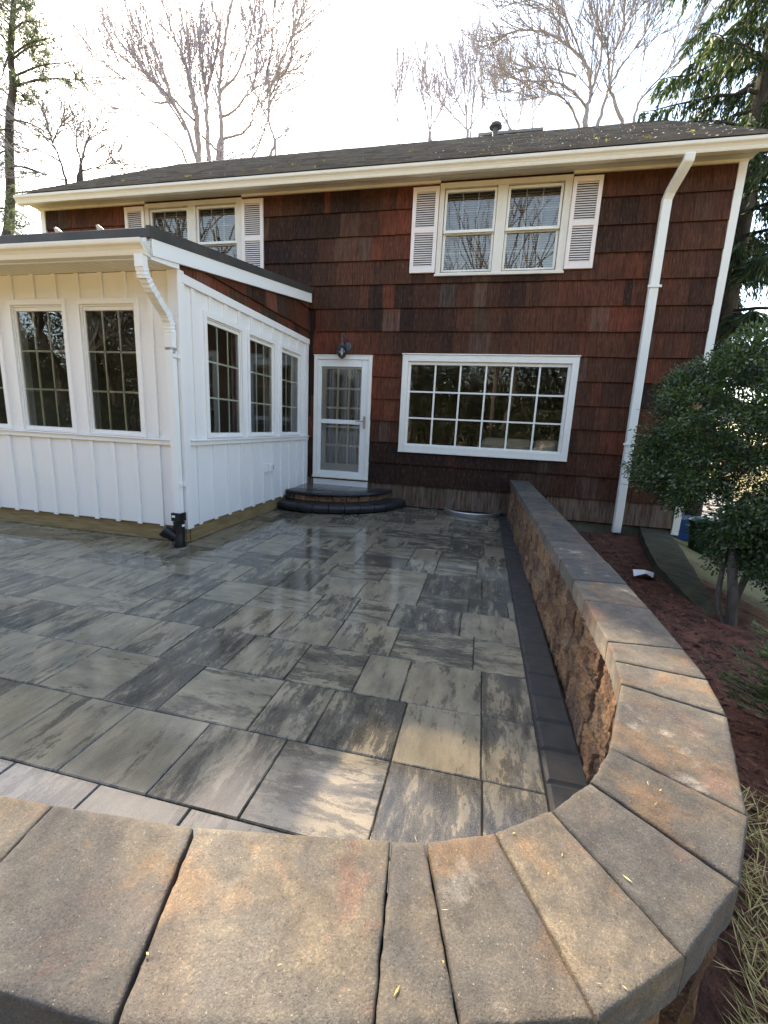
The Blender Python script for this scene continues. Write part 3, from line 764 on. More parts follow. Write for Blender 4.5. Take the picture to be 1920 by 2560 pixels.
# door: storm door over a fifteen-light door
m=MB(); ring(m,'house',(DOOR[0],DOOR[1],.395,DOOR[3]),(-2.735,-1.875,.44,2.325),-.02,.05); wbox(m,'house',DOOR[0]-.008,DOOR[1]+.008,0,.06,2.385,2.398)
dr=m.build('door',M['trim'],house,bevel=.005)
m=MB(); wbox(m,'house',DOOR[0]+.005,DOOR[1]-.005,0,.03,.262,.368); m.build('kick_board',M['white'],dr,bevel=.003)
m=MB(); wbox(m,'house',DOOR[0]-.004,DOOR[1]+.004,0,.075,.395,.425); m.build('threshold',M['oldtrim'],dr,bevel=.004)
m=MB(); ring(m,'house',(-2.733,-1.877,.442,2.323),(-2.668,-1.983,.520,2.215),-.012,.034); wbox(m,'house',-2.668,-1.983,-.01,.038,1.305,1.375); m.build('storm_door',M['alu'],dr,bevel=.006)
pane('house',(-2.668,-1.983,.520,2.215),.010,dr,M['glass'])
m=MB(); I=(-2.590,-2.010,.640,2.185)
ring(m,'house',(-2.76,-1.85,.43,2.34),I,-.070,-.014)
for k in (1,2):
    u=I[0]+(I[1]-I[0])*k/3; wbox(m,'house',u-.016,u+.016,-.067,-.018,I[2],I[3])
for k in range(1,5):
    z=I[2]+(I[3]-I[2])*k/5; wbox(m,'house',I[0],I[1],-.066,-.019,z-.016,z+.016)
m.build('inner_door',M['white'],dr)
pane('house',I,-.045,dr,M['glass'])
m=MB(); wbox(m,'house',-1.930,-1.895,.034,.048,1.245,1.445); m.tube([(-1.912,6.955,1.365),(-1.912,6.905,1.365),(-1.96,6.90,1.363),(-2.045,6.90,1.358)],.009,8); m.build('handle',M['steel'],dr)
m=MB()                                                    # curtain inside the door
n=90; vs=[]
for i in range(n+1):
    u=-2.72+.85*i/n; yy=7.30+.022*math.sin(i*1.05)+.010*math.sin(i*.37)
    vs+= [(u,yy,.45),(u,yy,2.3)]
m.raw(vs,[(2*i,2*i+2,2*i+3,2*i+1) for i in range(n)]); m.build('curtain',M['curtain'],dr,smooth=True)
# rooms behind the glass
m=MB()
for (a,b,c,d,y1) in ((-7.8,2.7,.30,2.72,12.0),(-7.8,2.7,3.05,5.0,10.0)):
    m.face([(a,7.122,c),(b,7.122,c),(b,y1,c),(a,y1,c)],1); m.face([(a,7.122,d),(a,y1,d),(b,y1,d),(b,7.122,d)],0)
    m.face([(a,y1,c),(b,y1,c),(b,y1,d),(a,y1,d)],0); m.face([(a,7.122,c),(a,y1,c),(a,y1,d),(a,7.122,d)],0); m.face([(b,7.122,c),(b,7.122,d),(b,y1,d),(b,y1,c)],0)
m.box(-1.62,-1.55,7.122,12,.31,2.71,0)
m.build('room',[M['roomwall'],M['floorwood']],house)
# sofa seen through the picture window
sofa=thing('sofa',(.85,7.75,.30),'pale sofa seen through the big picture window','sofa')
m=MB(); m.box(-.10,1.75,7.26,7.44,.34,1.08); m.build('back_frame',M['fabric'],sofa,bevel=.05,segs=4)
for a,b in ((.0,.80),(.83,1.62)):
    m=MB(); m.box(a,b,7.30,7.58,.80,1.205); m.build('cushion',M['fabric'],sofa,bevel=.09,segs=5)
m=MB(); m.box(-.10,1.75,7.445,8.2,.34,.74); m.build('seat',M['fabric'],sofa,bevel=.06,segs=4)
for a,b in ((-.32,-.105),(1.755,1.97)):
    m=MB(); m.box(a,b,7.26,8.15,.34,.92); m.build('armrest',M['fabric'],sofa,bevel=.06,segs=4)
for x in (-.2,1.85):
    for y in (7.35,8.05):
        m=MB(); m.box(x-.03,x+.03,y-.03,y+.03,.30,.34); m.build('foot',M['black'],sofa)

# ------------------------------------------------------------------ wall lantern
lan=thing('wall_lantern',(-2.29,6.97,2.55),'small grey-green carriage lantern on the shakes above the white door','lantern')
LX,LY=-2.29,6.855
m=MB(); m.lathe([(.03,0),(.055,.012),(.058,.09),(.05,.12),(.02,.135)],(0,0,0),16)
bp=m.build('backplate',M['lampmetal'],None,smooth=False); bp.parent=lan; bp.location=(.065,-.0,-.03); bp.rotation_euler=(rad(90),0,0); bp.scale=(1,1.25,.25)
m=MB(); m.tube([(LX+.065,6.965,2.60),(LX+.05,6.92,2.64),(LX+.02,6.88,2.68),(LX,LY+.005,2.70),(LX-.012,LY-.005,2.685),(LX-.008,LY,2.66),(LX,LY,2.60),(LX,LY,2.55)],[.011,.011,.010,.010,.009,.008,.010,.012],8); m.build('arm',M['lampmetal'],lan,smooth=True)
m=MB(); m.lathe([(.012,.055),(.02,.05),(.03,.035),(.028,.02),(.05,.006),(.058,-.004),(.052,-.012)],(LX,LY,2.51),18); m.build('lamp_cap',M['lampmetal'],lan)
m=MB(); pr=[(.052,2.50),(.078,2.465),(.088,2.43),(.082,2.40),(.05,2.352),(.03,2.342)]
for k in range(6):
    a=2*math.pi*k/6; m.tube([(LX+r_*math.cos(a),LY+r_*math.sin(a),z) for r_,z in pr],.0045,5)
for z,r_ in ((2.43,.088),(2.352,.05)): m.tube([(LX+r_*math.cos(2*math.pi*k/24),LY+r_*math.sin(2*math.pi*k/24),z) for k in range(25)],.004,5)
m.lathe([(.01,-.03),(.03,-.012),(.05,0),(.03,.006)],(LX,LY,2.346),14); m.build('cage',M['lampmetal'],lan)
m=MB(); m.lathe([(r_-.004,z-2.4) for r_,z in reversed(pr)],(LX,LY,2.4),18); m.build('glass',M['glass'],lan,smooth=True)
m=MB(); m.lathe([(.012,0),(.012,.07),(.006,.085),(.008,.10),(.002,.125)],(LX,LY,2.352),10); m.build('candle_bulb',M['bulb'],lan)

# ------------------------------------------------------------------ sunroom
sr=thing('sunroom',(-2.92,3.83,0),'white board-and-batten sunroom with grid windows built onto the house','sunroom')
SX0=-7.2; ZS0,ZSILL,ZTOP=.18,1.055,2.645
WR=[((-4.075,-3.344,1.085,2.412)),((-4.940,-4.200,1.085,2.412)),((-5.805,-5.065,1.085,2.412)),((-6.67,-5.93,1.085,2.412))]
WS=[(4.205,4.972,1.095,2.392),(5.062,5.818,1.095,2.392),(5.945,6.702,1.095,2.392)]
m=MB(); rn=random.Random(2)
for pl,u0,u1,wins,top in (('front',SX0,-2.92,WR,ZTOP),('side',3.83,6.99,WS,2.63)):
    for (a,b,c,d) in subtract((u0,u1,ZS0,top),[inset(q,.05) for q in wins]): 
        e=.12 if pl=='side' else 0
        wbox(m,pl,a if not(pl=='side' and a==3.83) else 3.83,b if not(pl=='front' and b==-2.92) else -2.92,-.10,0,c,d)
    bats=[-3.215-.275*k for k in range(15)] if pl=='front' else [4.040+.2815*k for k in range(11)]
    for u in bats:
        for (a,b,c,d) in subtract((u-.024,u+.024,1.10,top),wins): wbox(m,pl,a,b,0,.019,c,d)
        wbox(m,pl,u-.024,u+.024,0,.019,ZS0-.012,1.015)
m.build('wall',M['white'],sr,bevel=.002)
# gable strip of shakes between the board wall and the rake
RK=lambda y: 2.84+.157*(y-3.42)
m=MB(); shakes(m,'side',3.84,6.99,[(3,8,2.0,2.633)],2.5,3.3,21,tops=lambda y:RK(y)-.11,zmin=None)
m2=MB(); m2.v,m2.f,m2.m,m2.r,m2.r2,m2.uv=m.v,m.f,m.m,m.r,m.r2,m.uv
vs=[(-2.925,3.84,2.60),(-2.925,7.0,2.60),(-2.925,7.0,RK(7)-.1),(-2.925,3.84,RK(3.84)-.1)]
m2.raw(vs,[(0,1,2,3)],0,.1); m2.build('gable_shakes',M['shake'],sr)
m=MB(); wbox(m,'side',3.855,6.975,.0,.034,2.548,2.632); m.build('frieze_board',M['white'],sr,bevel=.003)
m=MB(); wbox(m,'front',-3.01,-2.92,0,.024,ZS0-.015,2.645); m.box(-2.92,-2.892,3.806,3.90,ZS0-.018,2.655); m.build('corner_board',M['white'],sr,bevel=.003)
m=MB(); wbox(m,'side',6.90,6.972,0,.022,ZS0,2.545); m.build('corner_board',M['white'],sr,bevel=.003)
m=MB(); wbox(m,'front',SX0,-3.012,0,.030,1.020,1.066); wbox(m,'front',SX0,-3.012,0,.048,1.066,1.082); m.build('sill_band',M['white'],sr,bevel=.004)
m=MB(); wbox(m,'side',3.905,6.985,0,.030,1.020,1.066); wbox(m,'side',3.905,7.0,0,.048,1.066,1.082); m.build('sill_band',M['white'],sr,bevel=.004)
m=MB(); m.box(SX0,-2.955,3.862,3.91,.002,ZS0+.01); m.build('sill_beam',M['lumber'],sr,bevel=.004)
m=MB(); m.box(-2.985,-2.945,3.912,5.85,.002,ZS0+.01); m.box(-2.985,-2.945,5.85,7,.0,ZS0+.01); m.build('sill_beam',M['lumber'],sr,bevel=.004)
def grid_window(pl, o):
    g=(o[0]+.078,o[1]-.078,o[2]+.052,o[3]-.108) 
    m=MB(); ring(m,pl,o,(o[0]+.045,o[1]-.045,o[2]+.012,o[3]-.055),-.01,.024); ring(m,pl,(o[0]+.046,o[1]-.046,o[2]+.013,o[3]-.056),(o[0]+.058,o[1]-.058,o[2]+.025,o[3]-.070),-.06,.006)
    wn_=m.build('window',M['white'],sr,bevel=.003)
    m=MB(); ring(m,pl,(o[0]+.059,o[1]-.059,o[2]+.026,o[3]-.071),g,-.05,-.006); m.build('sash',M['trim'],wn_,bevel=.003)
    pane(pl,g,-.022,wn_,M['glass'])
    m=MB()
    for k in (1,2):
        u=g[0]+(g[1]-g[0])*k/3; wbox(m,pl,u-.009,u+.009,-.0345,-.0235,g[2],g[3])
        z=g[2]+(g[3]-g[2])*k/3; wbox(m,pl,g[0],g[1],-.0355,-.0235,z-.009,z+.009)
    m.build('muntin',M['muntin'],wn_)
    m=MB(); ring(m,pl,(o[0]-.02,o[1]+.02,o[2]-.02,o[3]+.02),inset(o,.052),-.125,-.102); m.build('inner_casing',M['white'],wn_)
for q in WR: grid_window('front',q)
for q in WS: grid_window('side',q)
m=MB()                                                    # inside of the room
m.face([(SX0,3.93,.2),(-3.03,3.93,.2),(-3.03,6.9,.2),(SX0,6.9,.2)],1); m.face([(SX0,6.9,.2),(-3.03,6.9,.2),(-3.03,6.9,2.95),(SX0,6.9,2.95)],0); m.face([(SX0,3.94,.2),(SX0,6.9,.2),(SX0,6.9,2.9),(SX0,3.94,2.9)],0)
m.face([(SX0,3.93,2.66),(SX0,6.99,2.99),(-3.03,6.99,2.99),(-3.03,3.93,2.66)],0)
m.build('interior',[M['roomwall'],M['floorwood']],sr)
# roof
m=MB(); a,b=SX0-.1,-2.845
def slab(m,x0,x1,y0,y1,t0,t1,r=.5): m.hexa([(x0,y0,RK(y0)-t1),(x1,y0,RK(y0)-t1),(x1,y1,RK(y1)-t1),(x0,y1,RK(y1)-t1),(x0,y0,RK(y0)-t0),(x1,y0,RK(y0)-t0),(x1,y1,RK(y1)-t0),(x0,y1,RK(y1)-t0)],0,r)
slab(m,a,b,3.425,6.97,.0,.075); srf=m.build('roof',M['roofmetal'],sr,bevel=.006)
m=MB(); slab(m,b-.03,b+.006,3.415,6.965,-.012,.078); m.build('rake_flashing',M['roofmetal'],srf)
for k in range(9):
    x=-3.42-.46*k; m=MB(); slab(m,x-.014,x+.014,3.56,6.9,-.040,.0); m.build('seam',M['roofmetal'],srf)
for k in range(9):
    x=-3.42-.46*k; y=3.60; m=MB()
    m.hexa([(x-.10,y,RK(y)),(x+.03,y,RK(y)),(x+.03,y+.02,RK(y)),(x-.10,y+.02,RK(y)),(x-.10,y-.03,RK(y)+.075),(x-.08,y-.03,RK(y)+.08),(x-.08,y-.01,RK(y)+.08),(x-.10,y-.01,RK(y)+.075)])
    m.build('snow_guard',M['soffit'],srf)
m=MB(); slab(m,-2.885,-2.848,3.45,6.955,.080,.215); m.build('fascia',M['alu'],sr,bevel=.003)
m=MB(); m.box(SX0,-2.887,3.425,3.445,2.60,2.765); m.build('fascia',M['alu'],sr,bevel=.003)
m=MB(); m.hexa([(-2.886,3.446,2.600),(-2.862,3.446,2.600),(-2.862,3.80,2.640),(-2.886,3.80,2.640),(-2.886,3.446,2.70),(-2.862,3.446,2.70),(-2.862,3.80,2.745),(-2.886,3.80,2.745)]); m.build('eave_return',M['alu'],sr)
m=MB(); x=SX0
while x<-2.89:
    e=min(x+.0995,-2.888); m.hexa([(x+.003,3.446,2.612),(e-.003,3.446,2.612),(e-.003,3.829,2.648),(x+.003,3.829,2.648),(x+.003,3.446,2.622),(e-.003,3.446,2.622),(e-.003,3.829,2.658),(x+.003,3.829,2.658)]); x+=.1
m.box(SX0,-2.888,3.446,3.829,2.66,2.668); m.build('soffit',M['gutter'],sr)
kgutter(SX0,-2.852,3.424,2.722,2.607,.115).build('gutter',M['gutter'],sr)
# corner downspout with corrugated elbows
m=MB(); pts=[(-2.897,3.365,2.61),(-2.897,3.365,2.54),(-2.900,3.385,2.47),(-2.910,3.45,2.40),(-2.935,3.58,2.31),(-2.955,3.69,2.24),(-2.964,3.745,2.17),(-2.965,3.763,2.09),(-2.965,3.765,1.95)]
dense=[]
for a_,b_ in zip(pts,pts[1:]):
    for k in range(8): dense.append(Vector(a_).lerp(Vector(b_),k/5))
dense.append(Vector(pts[-1]))
rs=[1.0+(.07 if i%2 else -.03)*(10<i<58) for i in range(len(dense))]
m.tube(dense,rs,sq=(.078,.062),ref=(1,0,0)); m.tube([(-2.965,3.765,1.96),(-2.965,3.765,.30)],1.0,sq=(.074,.058),ref=(1,0,0))
dsp=m.build('downspout',M['alu'],sr,bevel=.0025)
for z in (1.86,.62):
    m=MB(); m.box(-3.008,-2.915,3.733,3.80,z,z+.035); m.box(-2.928,-2.900,3.78,3.806,z-.005,z+.04); m.build('strap',M['alu'],dsp)
m=MB(); bx,by=-2.965,3.757
m.tube([(bx,by,.345),(bx,by,.262)],1.0,sq=(.104,.092),ref=(1,0,0)); m.tube([(bx,by,.264),(bx,by,.252),(bx,by,.250),(bx,by,.232),(bx,by,.230),(bx,by,.19)],[.050,.050,.057,.057,.053,.055],20)
m.tube([(bx,by,.20),(bx+.002,by-.006,.12),(bx+.010,by-.022,.05),(bx+.014,by-.03,.003)],[.055,.056,.056,.056],20); m.tube([(bx+.013,by-.029,.036),(bx+.014,by-.03,.001)],.065,20)
m.tube([(bx,by-.012,.06),(bx-.045,by-.045,.105),(bx-.095,by-.08,.155)],[.05,.054,.054],20)
m.tube([(bx-.075,by-.068,.135),(bx-.115,by-.096,.175),(bx-.115,by-.096,.175),(bx-.085,by-.074,.145)],[.064,.064,.054,.050],20,cap=True)
da=m.build('drain_adapter',M['black'],sr)
for q in ((bx-.044,bx-.006,by-.0475,by-.0462,.300,.322),(bx+.048,bx+.0585,by-.020,by+.012,.205,.228)):
    m=MB(); m.box(*q); m.build('sticker',M['tag'],da)
m=MB(); wbox(m,'side',5.45,5.575,.019,.055,.60,.725); ob=m.build('outlet_box',M['white'],sr,bevel=.006)
m=MB(); wbox(m,'side',5.50,5.605,.056,.085,.612,.715); m.build('cover',M['alu'],ob,bevel=.008)
m=MB(); wbox(m,'side',5.578,5.598,.0855,.087,.63,.70); m.build('socket',M['steel'],ob)

# ------------------------------------------------------------------ door step
st=thing('door_step',(-2.45,7,0),'two-tier half-round stone step with charcoal edging below the white door','step')
CX,CY=-2.45,7.06
def arc(r,n=40,x0=-2.90):
    pts=[]
    for k in range(n+1):
        a=math.pi+math.pi*k/n; x=CX+r*math.cos(a); y=CY+r*math.sin(a)*.98
        pts.append((max(x,x0),min(y,6.98)))
    out=[]
    for p in pts:
        if not out or (abs(p[0]-out[-1][0])+abs(p[1]-out[-1][1])>.002): out.append(p)
    return out
def noseband(r0,r1,z0,z1,n,bev):
    """bullnose pavers set radially"""
    m=MB()
    for k in range(n):
        a0=math.pi+math.pi*k/n+.0035; a1=math.pi+math.pi*(k+1)/n-.0035
        prof=[(r1,z0),(r0-bev,z0),(r0-bev*.3,z0+bev*.3),(r0,z0+bev),(r0,z1-bev),(r0-bev*.3,z1-bev*.3),(r0-bev,z1),(r1,z1)]
        if CX+r0*math.cos((a0+a1)/2)<-2.93: continue
        vs=[]
        for q in range(5):
            a=a0+(a1-a0)*q/4
            for r_,z in prof: vs.append((max(CX+r_*math.cos(a),-2.905),min(CY+r_*math.sin(a)*.98,6.985),z))
        P8=len(prof); fs=[(q*P8+i,q*P8+(i+1)%P8,(q+1)*P8+(i+1)%P8,(q+1)*P8+i) for q in range(4) for i in range(P8)]
        fs+= [tuple(reversed(range(P8))),tuple(4*P8+i for i in range(P8))]
        m.raw(vs,fs,r=random.random())
    return m
m=MB(); m.prism(arc(1.10,40),.005,.125); m.build('lower_core',M['bull'],st)
noseband(1.30,1.04,.012,.13,17,.045).build('lower_tread',M['bull'],st)
m=MB(); rn=random.Random(8)
n=15
for k in range(n):
    a0=math.pi+math.pi*k/n+.004; a1=math.pi+math.pi*(k+1)/n-.004
    if CX+1.02*math.cos((a0+a1)/2)<-2.93: continue
    na,nb=14,7; vs=[]; sd=rn.uniform(0,50); rr=rn.random()
    for b in range(nb+1):
        for a in range(na+1):
            an=a0+(a1-a0)*a/na; z=.128+.098*b/nb; e=min(a,na-a)/na*.2+.0; e=min(a/na*.22,(na-a)/na*.22,b/nb*.098,(nb-b)/nb*.098)
            r_=1.015+.012*noise.noise((an*12,z*20,sd))+.006*noise.noise((an*40,z*60,sd))-.012*max(0,1-e/.012)
            vs.append((max(CX+r_*math.cos(an),-2.905),min(CY+r_*math.sin(an)*.98,6.985),z))
    m.raw(vs,[(b*(na+1)+a,b*(na+1)+a+1,(b+1)*(na+1)+a+1,(b+1)*(na+1)+a) for b in range(nb) for a in range(na)],r=rr)
m.build('riser',M['block'],st)
m=MB(); m.prism(arc(.985,40),.126,.226); m.build('upper_core',M['bull'],st)
noseband(1.06,.82,.226,.275,15,.022).build('upper_tread',M['bull'],st)
m=MB()                                                   # wet stone landing inside the edging
for a,b in ((-2.90,-2.52),(-2.512,-2.08),(-2.072,-1.64)):
    for c,d in ((6.30,6.62),(6.628,6.978)):
        q=[(x,y) for x,y in ((a,c),(b,c),(b,d),(a,d))]
        q=[(CX+(x-CX)*min(1,.815/max(1e-6,math.hypot(x-CX,(y-CY)/.98))),CY+(y-CY)*min(1,.815/max(1e-6,math.hypot(x-CX,(y-CY)/.98)))) for x,y in q]
        m.prism(q,.228,.274)
m.build('landing',M['step'],st,bevel=.003)

# ------------------------------------------------------------------ window well
ww=thing('window_well',(-.06,7,0),'half-round galvanised window well set in the paving against the shakes','window well')
m=MB(); n=36; prof=[(.452,-.25),(.452,.035),(.458,.05),(.448,.062),(.436,.062),(.428,.05),(.436,.035),(.436,-.25)]; vs=[]
for k in range(n+1):
    a=math.pi+math.pi*k/n
    for r_,z in prof: vs.append((-.06+r_*math.cos(a),6.985+r_*math.sin(a)*.88,z))
q=len(prof); m.raw(vs,[(k*q+i,k*q+(i+1)%q,(k+1)*q+(i+1)%q,(k+1)*q+i) for k in range(n) for i in range(q)]); m.build('rim',M['galv'],ww,smooth=True)
m=MB(); m.prism([(-.06+.43*math.cos(math.pi+math.pi*k/n),6.985+.43*math.sin(math.pi+math.pi*k/n)*.88) for k in range(n+1)],-.02,.006); m.build('pit_shade',M['black'],ww)  # flat black slab stands in for the shade down in the well

# ------------------------------------------------------------------ low concrete wall by the house corner
rw=thing('retaining_wall',(2.4,5.5,-.1),'low mossy concrete retaining wall slanting from the house corner into the soil','wall')
m=MB(); tp=[(2.42,7.0,.005),(2.18,6.05,-.005),(1.95,4.95,-.02),(1.93,3.85,-.09)]; tq=[(2.80,7.0,-.03),(2.62,6.15,-.03),(2.34,5.05,-.04),(2.02,3.80,-.10)]
sub=8; TP=[];TQ=[]
for i in range(3):
    for k in range(sub): TP.append(Vector(tp[i]).lerp(Vector(tp[i+1]),k/sub)); TQ.append(Vector(tq[i]).lerp(Vector(tq[i+1]),k/sub))
TP.append(Vector(tp[3]));TQ.append(Vector(tq[3])); vs=[]
for i,(a,b) in enumerate(zip(TP,TQ)):
    j=lambda s:Vector((.012*noise.noise((a.x*5+s,a.y*5,s)),.012*noise.noise((a.x*5,a.y*5+s,s)),.010*noise.noise((a.x*7,a.y*7,s+2))))
    vs+=[Vector((a.x,a.y,-.7))+j(1),a+j(2),a.lerp(b,.5)+j(3),b+j(4),Vector((b.x+.05,b.y,-.8))+j(5)]
m.raw(vs,[(i*5+k,i*5+k+1,(i+1)*5+k+1,(i+1)*5+k) for i in range(len(TP)-1) for k in range(4)]+[(0,4,3,2,1),tuple((len(TP)-1)*5+k for k in (0,1,2,3,4))]); m.build('coping',M['concrete'],rw)

# ------------------------------------------------------------------ bins and litter
b1=thing('refuse_bin',(3.85,8.15,-.60),'round dark green tub with sunlit lid standing below the shrub','bin')
m=MB(); m.lathe([(.20,0),(.215,.02),(.255,.50),(.27,.52),(.27,.55),(.24,.55)],(3.85,8.15,-.60),22); m.build('body',M['greenbin'],b1)
m=MB(); m.lathe([(.275,.55),(.285,.56),(.285,.585),(.20,.63),(.05,.645)],(3.85,8.15,-.60),22); m.build('lid',M['greenbin'],b1)
m=MB(); m.tube([(3.57,8.1,-.15),(3.54,8.08,-.12),(3.54,8.2,-.12),(3.57,8.22,-.15)],.012,6); m.build('handle',M['greenbin'],b1)
b2=thing('recycling_bin',(4.0,9.35,-.60),'square blue recycling bin half hidden behind the white corner board','bin')
m=MB(); m.hexa([(3.80,9.15,-.60),(4.20,9.15,-.60),(4.20,9.55,-.60),(3.80,9.55,-.60),(3.74,9.09,-.20),(4.26,9.09,-.20),(4.26,9.61,-.20),(3.74,9.61,-.20)]); m.build('body',M['bluebin'],b2,bevel=.02)
m=MB(); m.box(3.72,4.28,9.07,9.63,-.20,-.165); m.build('rim',M['bluebin'],b2,bevel=.01)
pz=soil_z(1.76,4.79)
m=MB(); ps=[(-.10,-.05,.02),(.00,-.075,.07),(.09,-.03,.02),(.12,.05,.05),(.02,.08,.03),(-.08,.06,.06)]; c=(0.01,0,.085)
vs=[(1.76+a,4.79+b,pz+cc) for a,b,cc in ps+[c]]+[(1.76+a*.95,4.79+b*.95,pz+cc-.004) for a,b,cc in ps+[c]]
m.raw(vs,[(i,(i+1)%6,6) for i in range(6)]+[((i+1)%6+7,i+7,13) for i in range(6)])
tag(m.build('paper_scrap',M['paper']),'crumpled white scrap of paper lying on the red soil','paper')

# ------------------------------------------------------------------ vegetation helpers
def at(px,py,Y):
    """a point traced at (px,py) of the photograph (1659 wide), put at depth Y"""
    k=1920/1659; v=FW+RT*((px*k-960)/FPX)+UP*((1280-py*k)/FPX); s=(Y-CAM.y)/v.y
    return CAM+v*s
def rv(): 
    v=Vector((random.gauss(0,1),random.gauss(0,1),random.gauss(0,1))); return v.normalized()
def leaf(mb,p,d,n,l,wd,r=None):
    """a diamond leaf at p along d, facing n"""
    d=d.normalized(); s=d.cross(n); s = s.normalized() if s.length>1e-5 else d.orthogonal().normalized()
    mb.face([p, p+d*l*.5+s*wd*.5, p+d*l, p+d*l*.5-s*wd*.5], r=r)
def twig(mb,p,d,l,r0,depth,up=.25,wob=.35,sub=4,n=4):
    pts=[p]; q=p.copy(); dd=d.normalized(); segs=5
    for k in range(segs):
        dd=(dd+rv()*wob*.5+Vector((0,0,up*.3))).normalized(); q=q+dd*l/segs; pts.append(q.copy())
    rs=[r0*(1-.6*k/segs) for k in range(segs+1)]
    mb.tube(pts,rs,3 if r0<.03 else n,cap=False)
    if depth>0:
        for k in range(sub):
            t=random.uniform(.2,1); i=min(segs-1,int(t*segs)); pp=pts[i].lerp(pts[i+1],t*segs-i)
            ax=(pts[i+1]-pts[i]).normalized(); nd=(ax*1.05+rv()*.65+Vector((0,0,up*.35))).normalized()
            twig(mb,pp,nd,l*random.uniform(.35,.65),max(r0*.74,.004),depth-1,up,wob,max(2,sub-1),n)
def spline(pts,m=6):
    out=[]; n=len(pts)
    for i in range(n-1):
        p0,p1,p2,p3=pts[max(i-1,0)],pts[i],pts[i+1],pts[min(i+2,n-1)]
        for k in range(m):
            t=k/m; out.append(.5*((2*p1)+(p2-p0)*t+(2*p0-5*p1+4*p2-p3)*t*t+(-p0+3*p1-3*p2+p3)*t**3))
    out.append(pts[-1]); return out
def traced_tree(name,label,Y,lines,gx,mat,tmat,scale=1.75,ntw=16,tl=1.6,up=.35,group=None,dead=0,dspread=1.5,rbase=.098,sub=4,depth=2,tmin=.0165,zmax=99):
    """lines: (radius factor, [traced points]); the first point of the first one continues to the ground"""
    tr=MB(); tw=MB(); root=None
    for li,(rf_,pl,sc,ox,oy) in enumerate(lines):
        dy=random.uniform(-dspread,dspread) if li else 0
        pts=[at(ox+x/sc, oy+y/sc, Y+dy*(k/(len(pl)-1))) for k,(x,y) in enumerate(pl)]
        sp=spline(pts,5); n=len(sp)
        rs=[max(.014,rbase*rf_*(1-.86*(k/n)**.75)) for k in range(n)]
        for k in range(1,n-1): sp[k]=sp[k]+rv()*rs[k]*.5
        tr.tube(sp,rs,7,cap=False)
        if li==0: root=pts[0]
        L=sum((b-a).length for a,b in zip(sp,sp[1:])); cnt=int(ntw*(L/4)*scale)
        for c in range(cnt):
            t=random.uniform(.12,1)**.8; i=min(n-2,int(t*(n-1))); p=sp[i].lerp(sp[i+1],random.random()); ax=(sp[i+1]-sp[i]).normalized()
            if p.z>zmax: continue
            d=(ax*1.15+rv()*.7).normalized(); l=tl*random.uniform(.5,1.35)*(1.35-.5*t)
            twig(tw,p,d,l,min(max(rs[i]*.42,tmin),.024),depth,up,.24,sub)
            if dead and random.random()<dead:
                e=p+d*l*.6
                for q in range(10): leaf(tw,e+rv()*.12,rv(),rv(),.10,.05)
    base=Vector((gx if gx is not None else root.x,Y,-.1))
    tr.tube(spline([base,base.lerp(root,.5)+Vector((.15,0,0)),root],6),[rbase*1.7-(rbase*.7)*k/12 for k in range(13)],10)
    for pl_ in lines[1:]:
        a=at(pl_[3]+pl_[1][0][0]/pl_[2],pl_[4]+pl_[1][0][1]/pl_[2],Y); j=base.lerp(root,.72)
        if abs(a.z-root.z)<.7 and (a-root).length<2.5: tr.tube(spline([j,j.lerp(a,.6)+Vector(((a.x-j.x)*.2,0,0)),a],5),[rbase*.9-(rbase*.9-rbase*pl_[0])*k/10 for k in range(11)],7,cap=False)
    o=thing(name,base,label,'tree',group)
    tr.build('trunk',mat,o,smooth=True); tw.build('crown',tmat,o); return o
# traced in two enlargements: A = left half, B = right half of the upper photograph
A=lambda rf_,*p:(rf_,p,1.728*1920/1659,0,0)
B=lambda rf_,*p:(rf_,p,1.728*1920/1659,960*1659/1920,0)
random.seed(21)
traced_tree('bare_tree','large many-stemmed bare tree fanning up behind the left end of the roof',17.0,[
 A(.95,(900,697),(895,520),(890,400),(862,200),(872,0),(880,-120)),
 A(.8,(855,702),(800,540),(742,440),(640,330),(560,230),(470,120),(390,0)),
 A(.9,(860,697),(845,520),(825,400),(790,250),(742,130),(700,0),(670,-90)),
 A(.9,(862,692),(852,500),(822,330),(815,180),(800,0),(790,-100)),
 A(1.0,(942,692),(956,520),(946,380),(970,180),(1002,0),(1020,-90)),
 A(.6,(950,660),(905,620),(868,585)),
 A(.6,(950,512),(1010,482),(1060,420),(1112,370)),
 A(.6,(947,400),(1022,320),(1082,150),(1102,0)),
 A(.55,(962,602),(1040,580),(1086,530),(1092,480),(1142,430)),
 A(.5,(805,702),(775,635),(690,560),(590,490),(500,470)),
 A(.55,(840,520),(740,420),(650,330),(520,100),(455,0)),
 A(.5,(800,560),(700,400),(600,300),(460,200),(390,160)),
 A(.55,(890,400),(930,250),(950,100),(960,-40)),
 A(.5,(822,330),(760,180),(640,60),(560,-40)),
 A(.5,(742,440),(660,440),(560,350),(470,330)),
 A(.45,(742,440),(700,300),(640,150),(600,0))],None,M['barkpale'],M['twig'],1.9,13,1.8,.4,tmin=.0185,zmax=14.6)
traced_tree('bare_tree','slender bare tree with a kinked stem right of the many-stemmed tree',16.0,[
 A(.8,(1168,672),(1186,605),(1160,520),(1165,400),(1140,280),(1110,180),(1098,40)),
 A(.6,(1165,400),(1200,300),(1235,220),(1262,150),(1300,60)),
 A(.5,(1190,605),(1222,580),(1256,535)),
 A(.5,(1165,470),(1150,540),(1120,620),(1090,680)),
 A(.5,(1150,330),(1175,200),(1180,80),(1190,0)),
 A(.5,(1165,420),(1215,330),(1270,300))],None,M['barkpale'],M['twig'],1.8,16,1.5,.3,rbase=.066,tmin=.018)
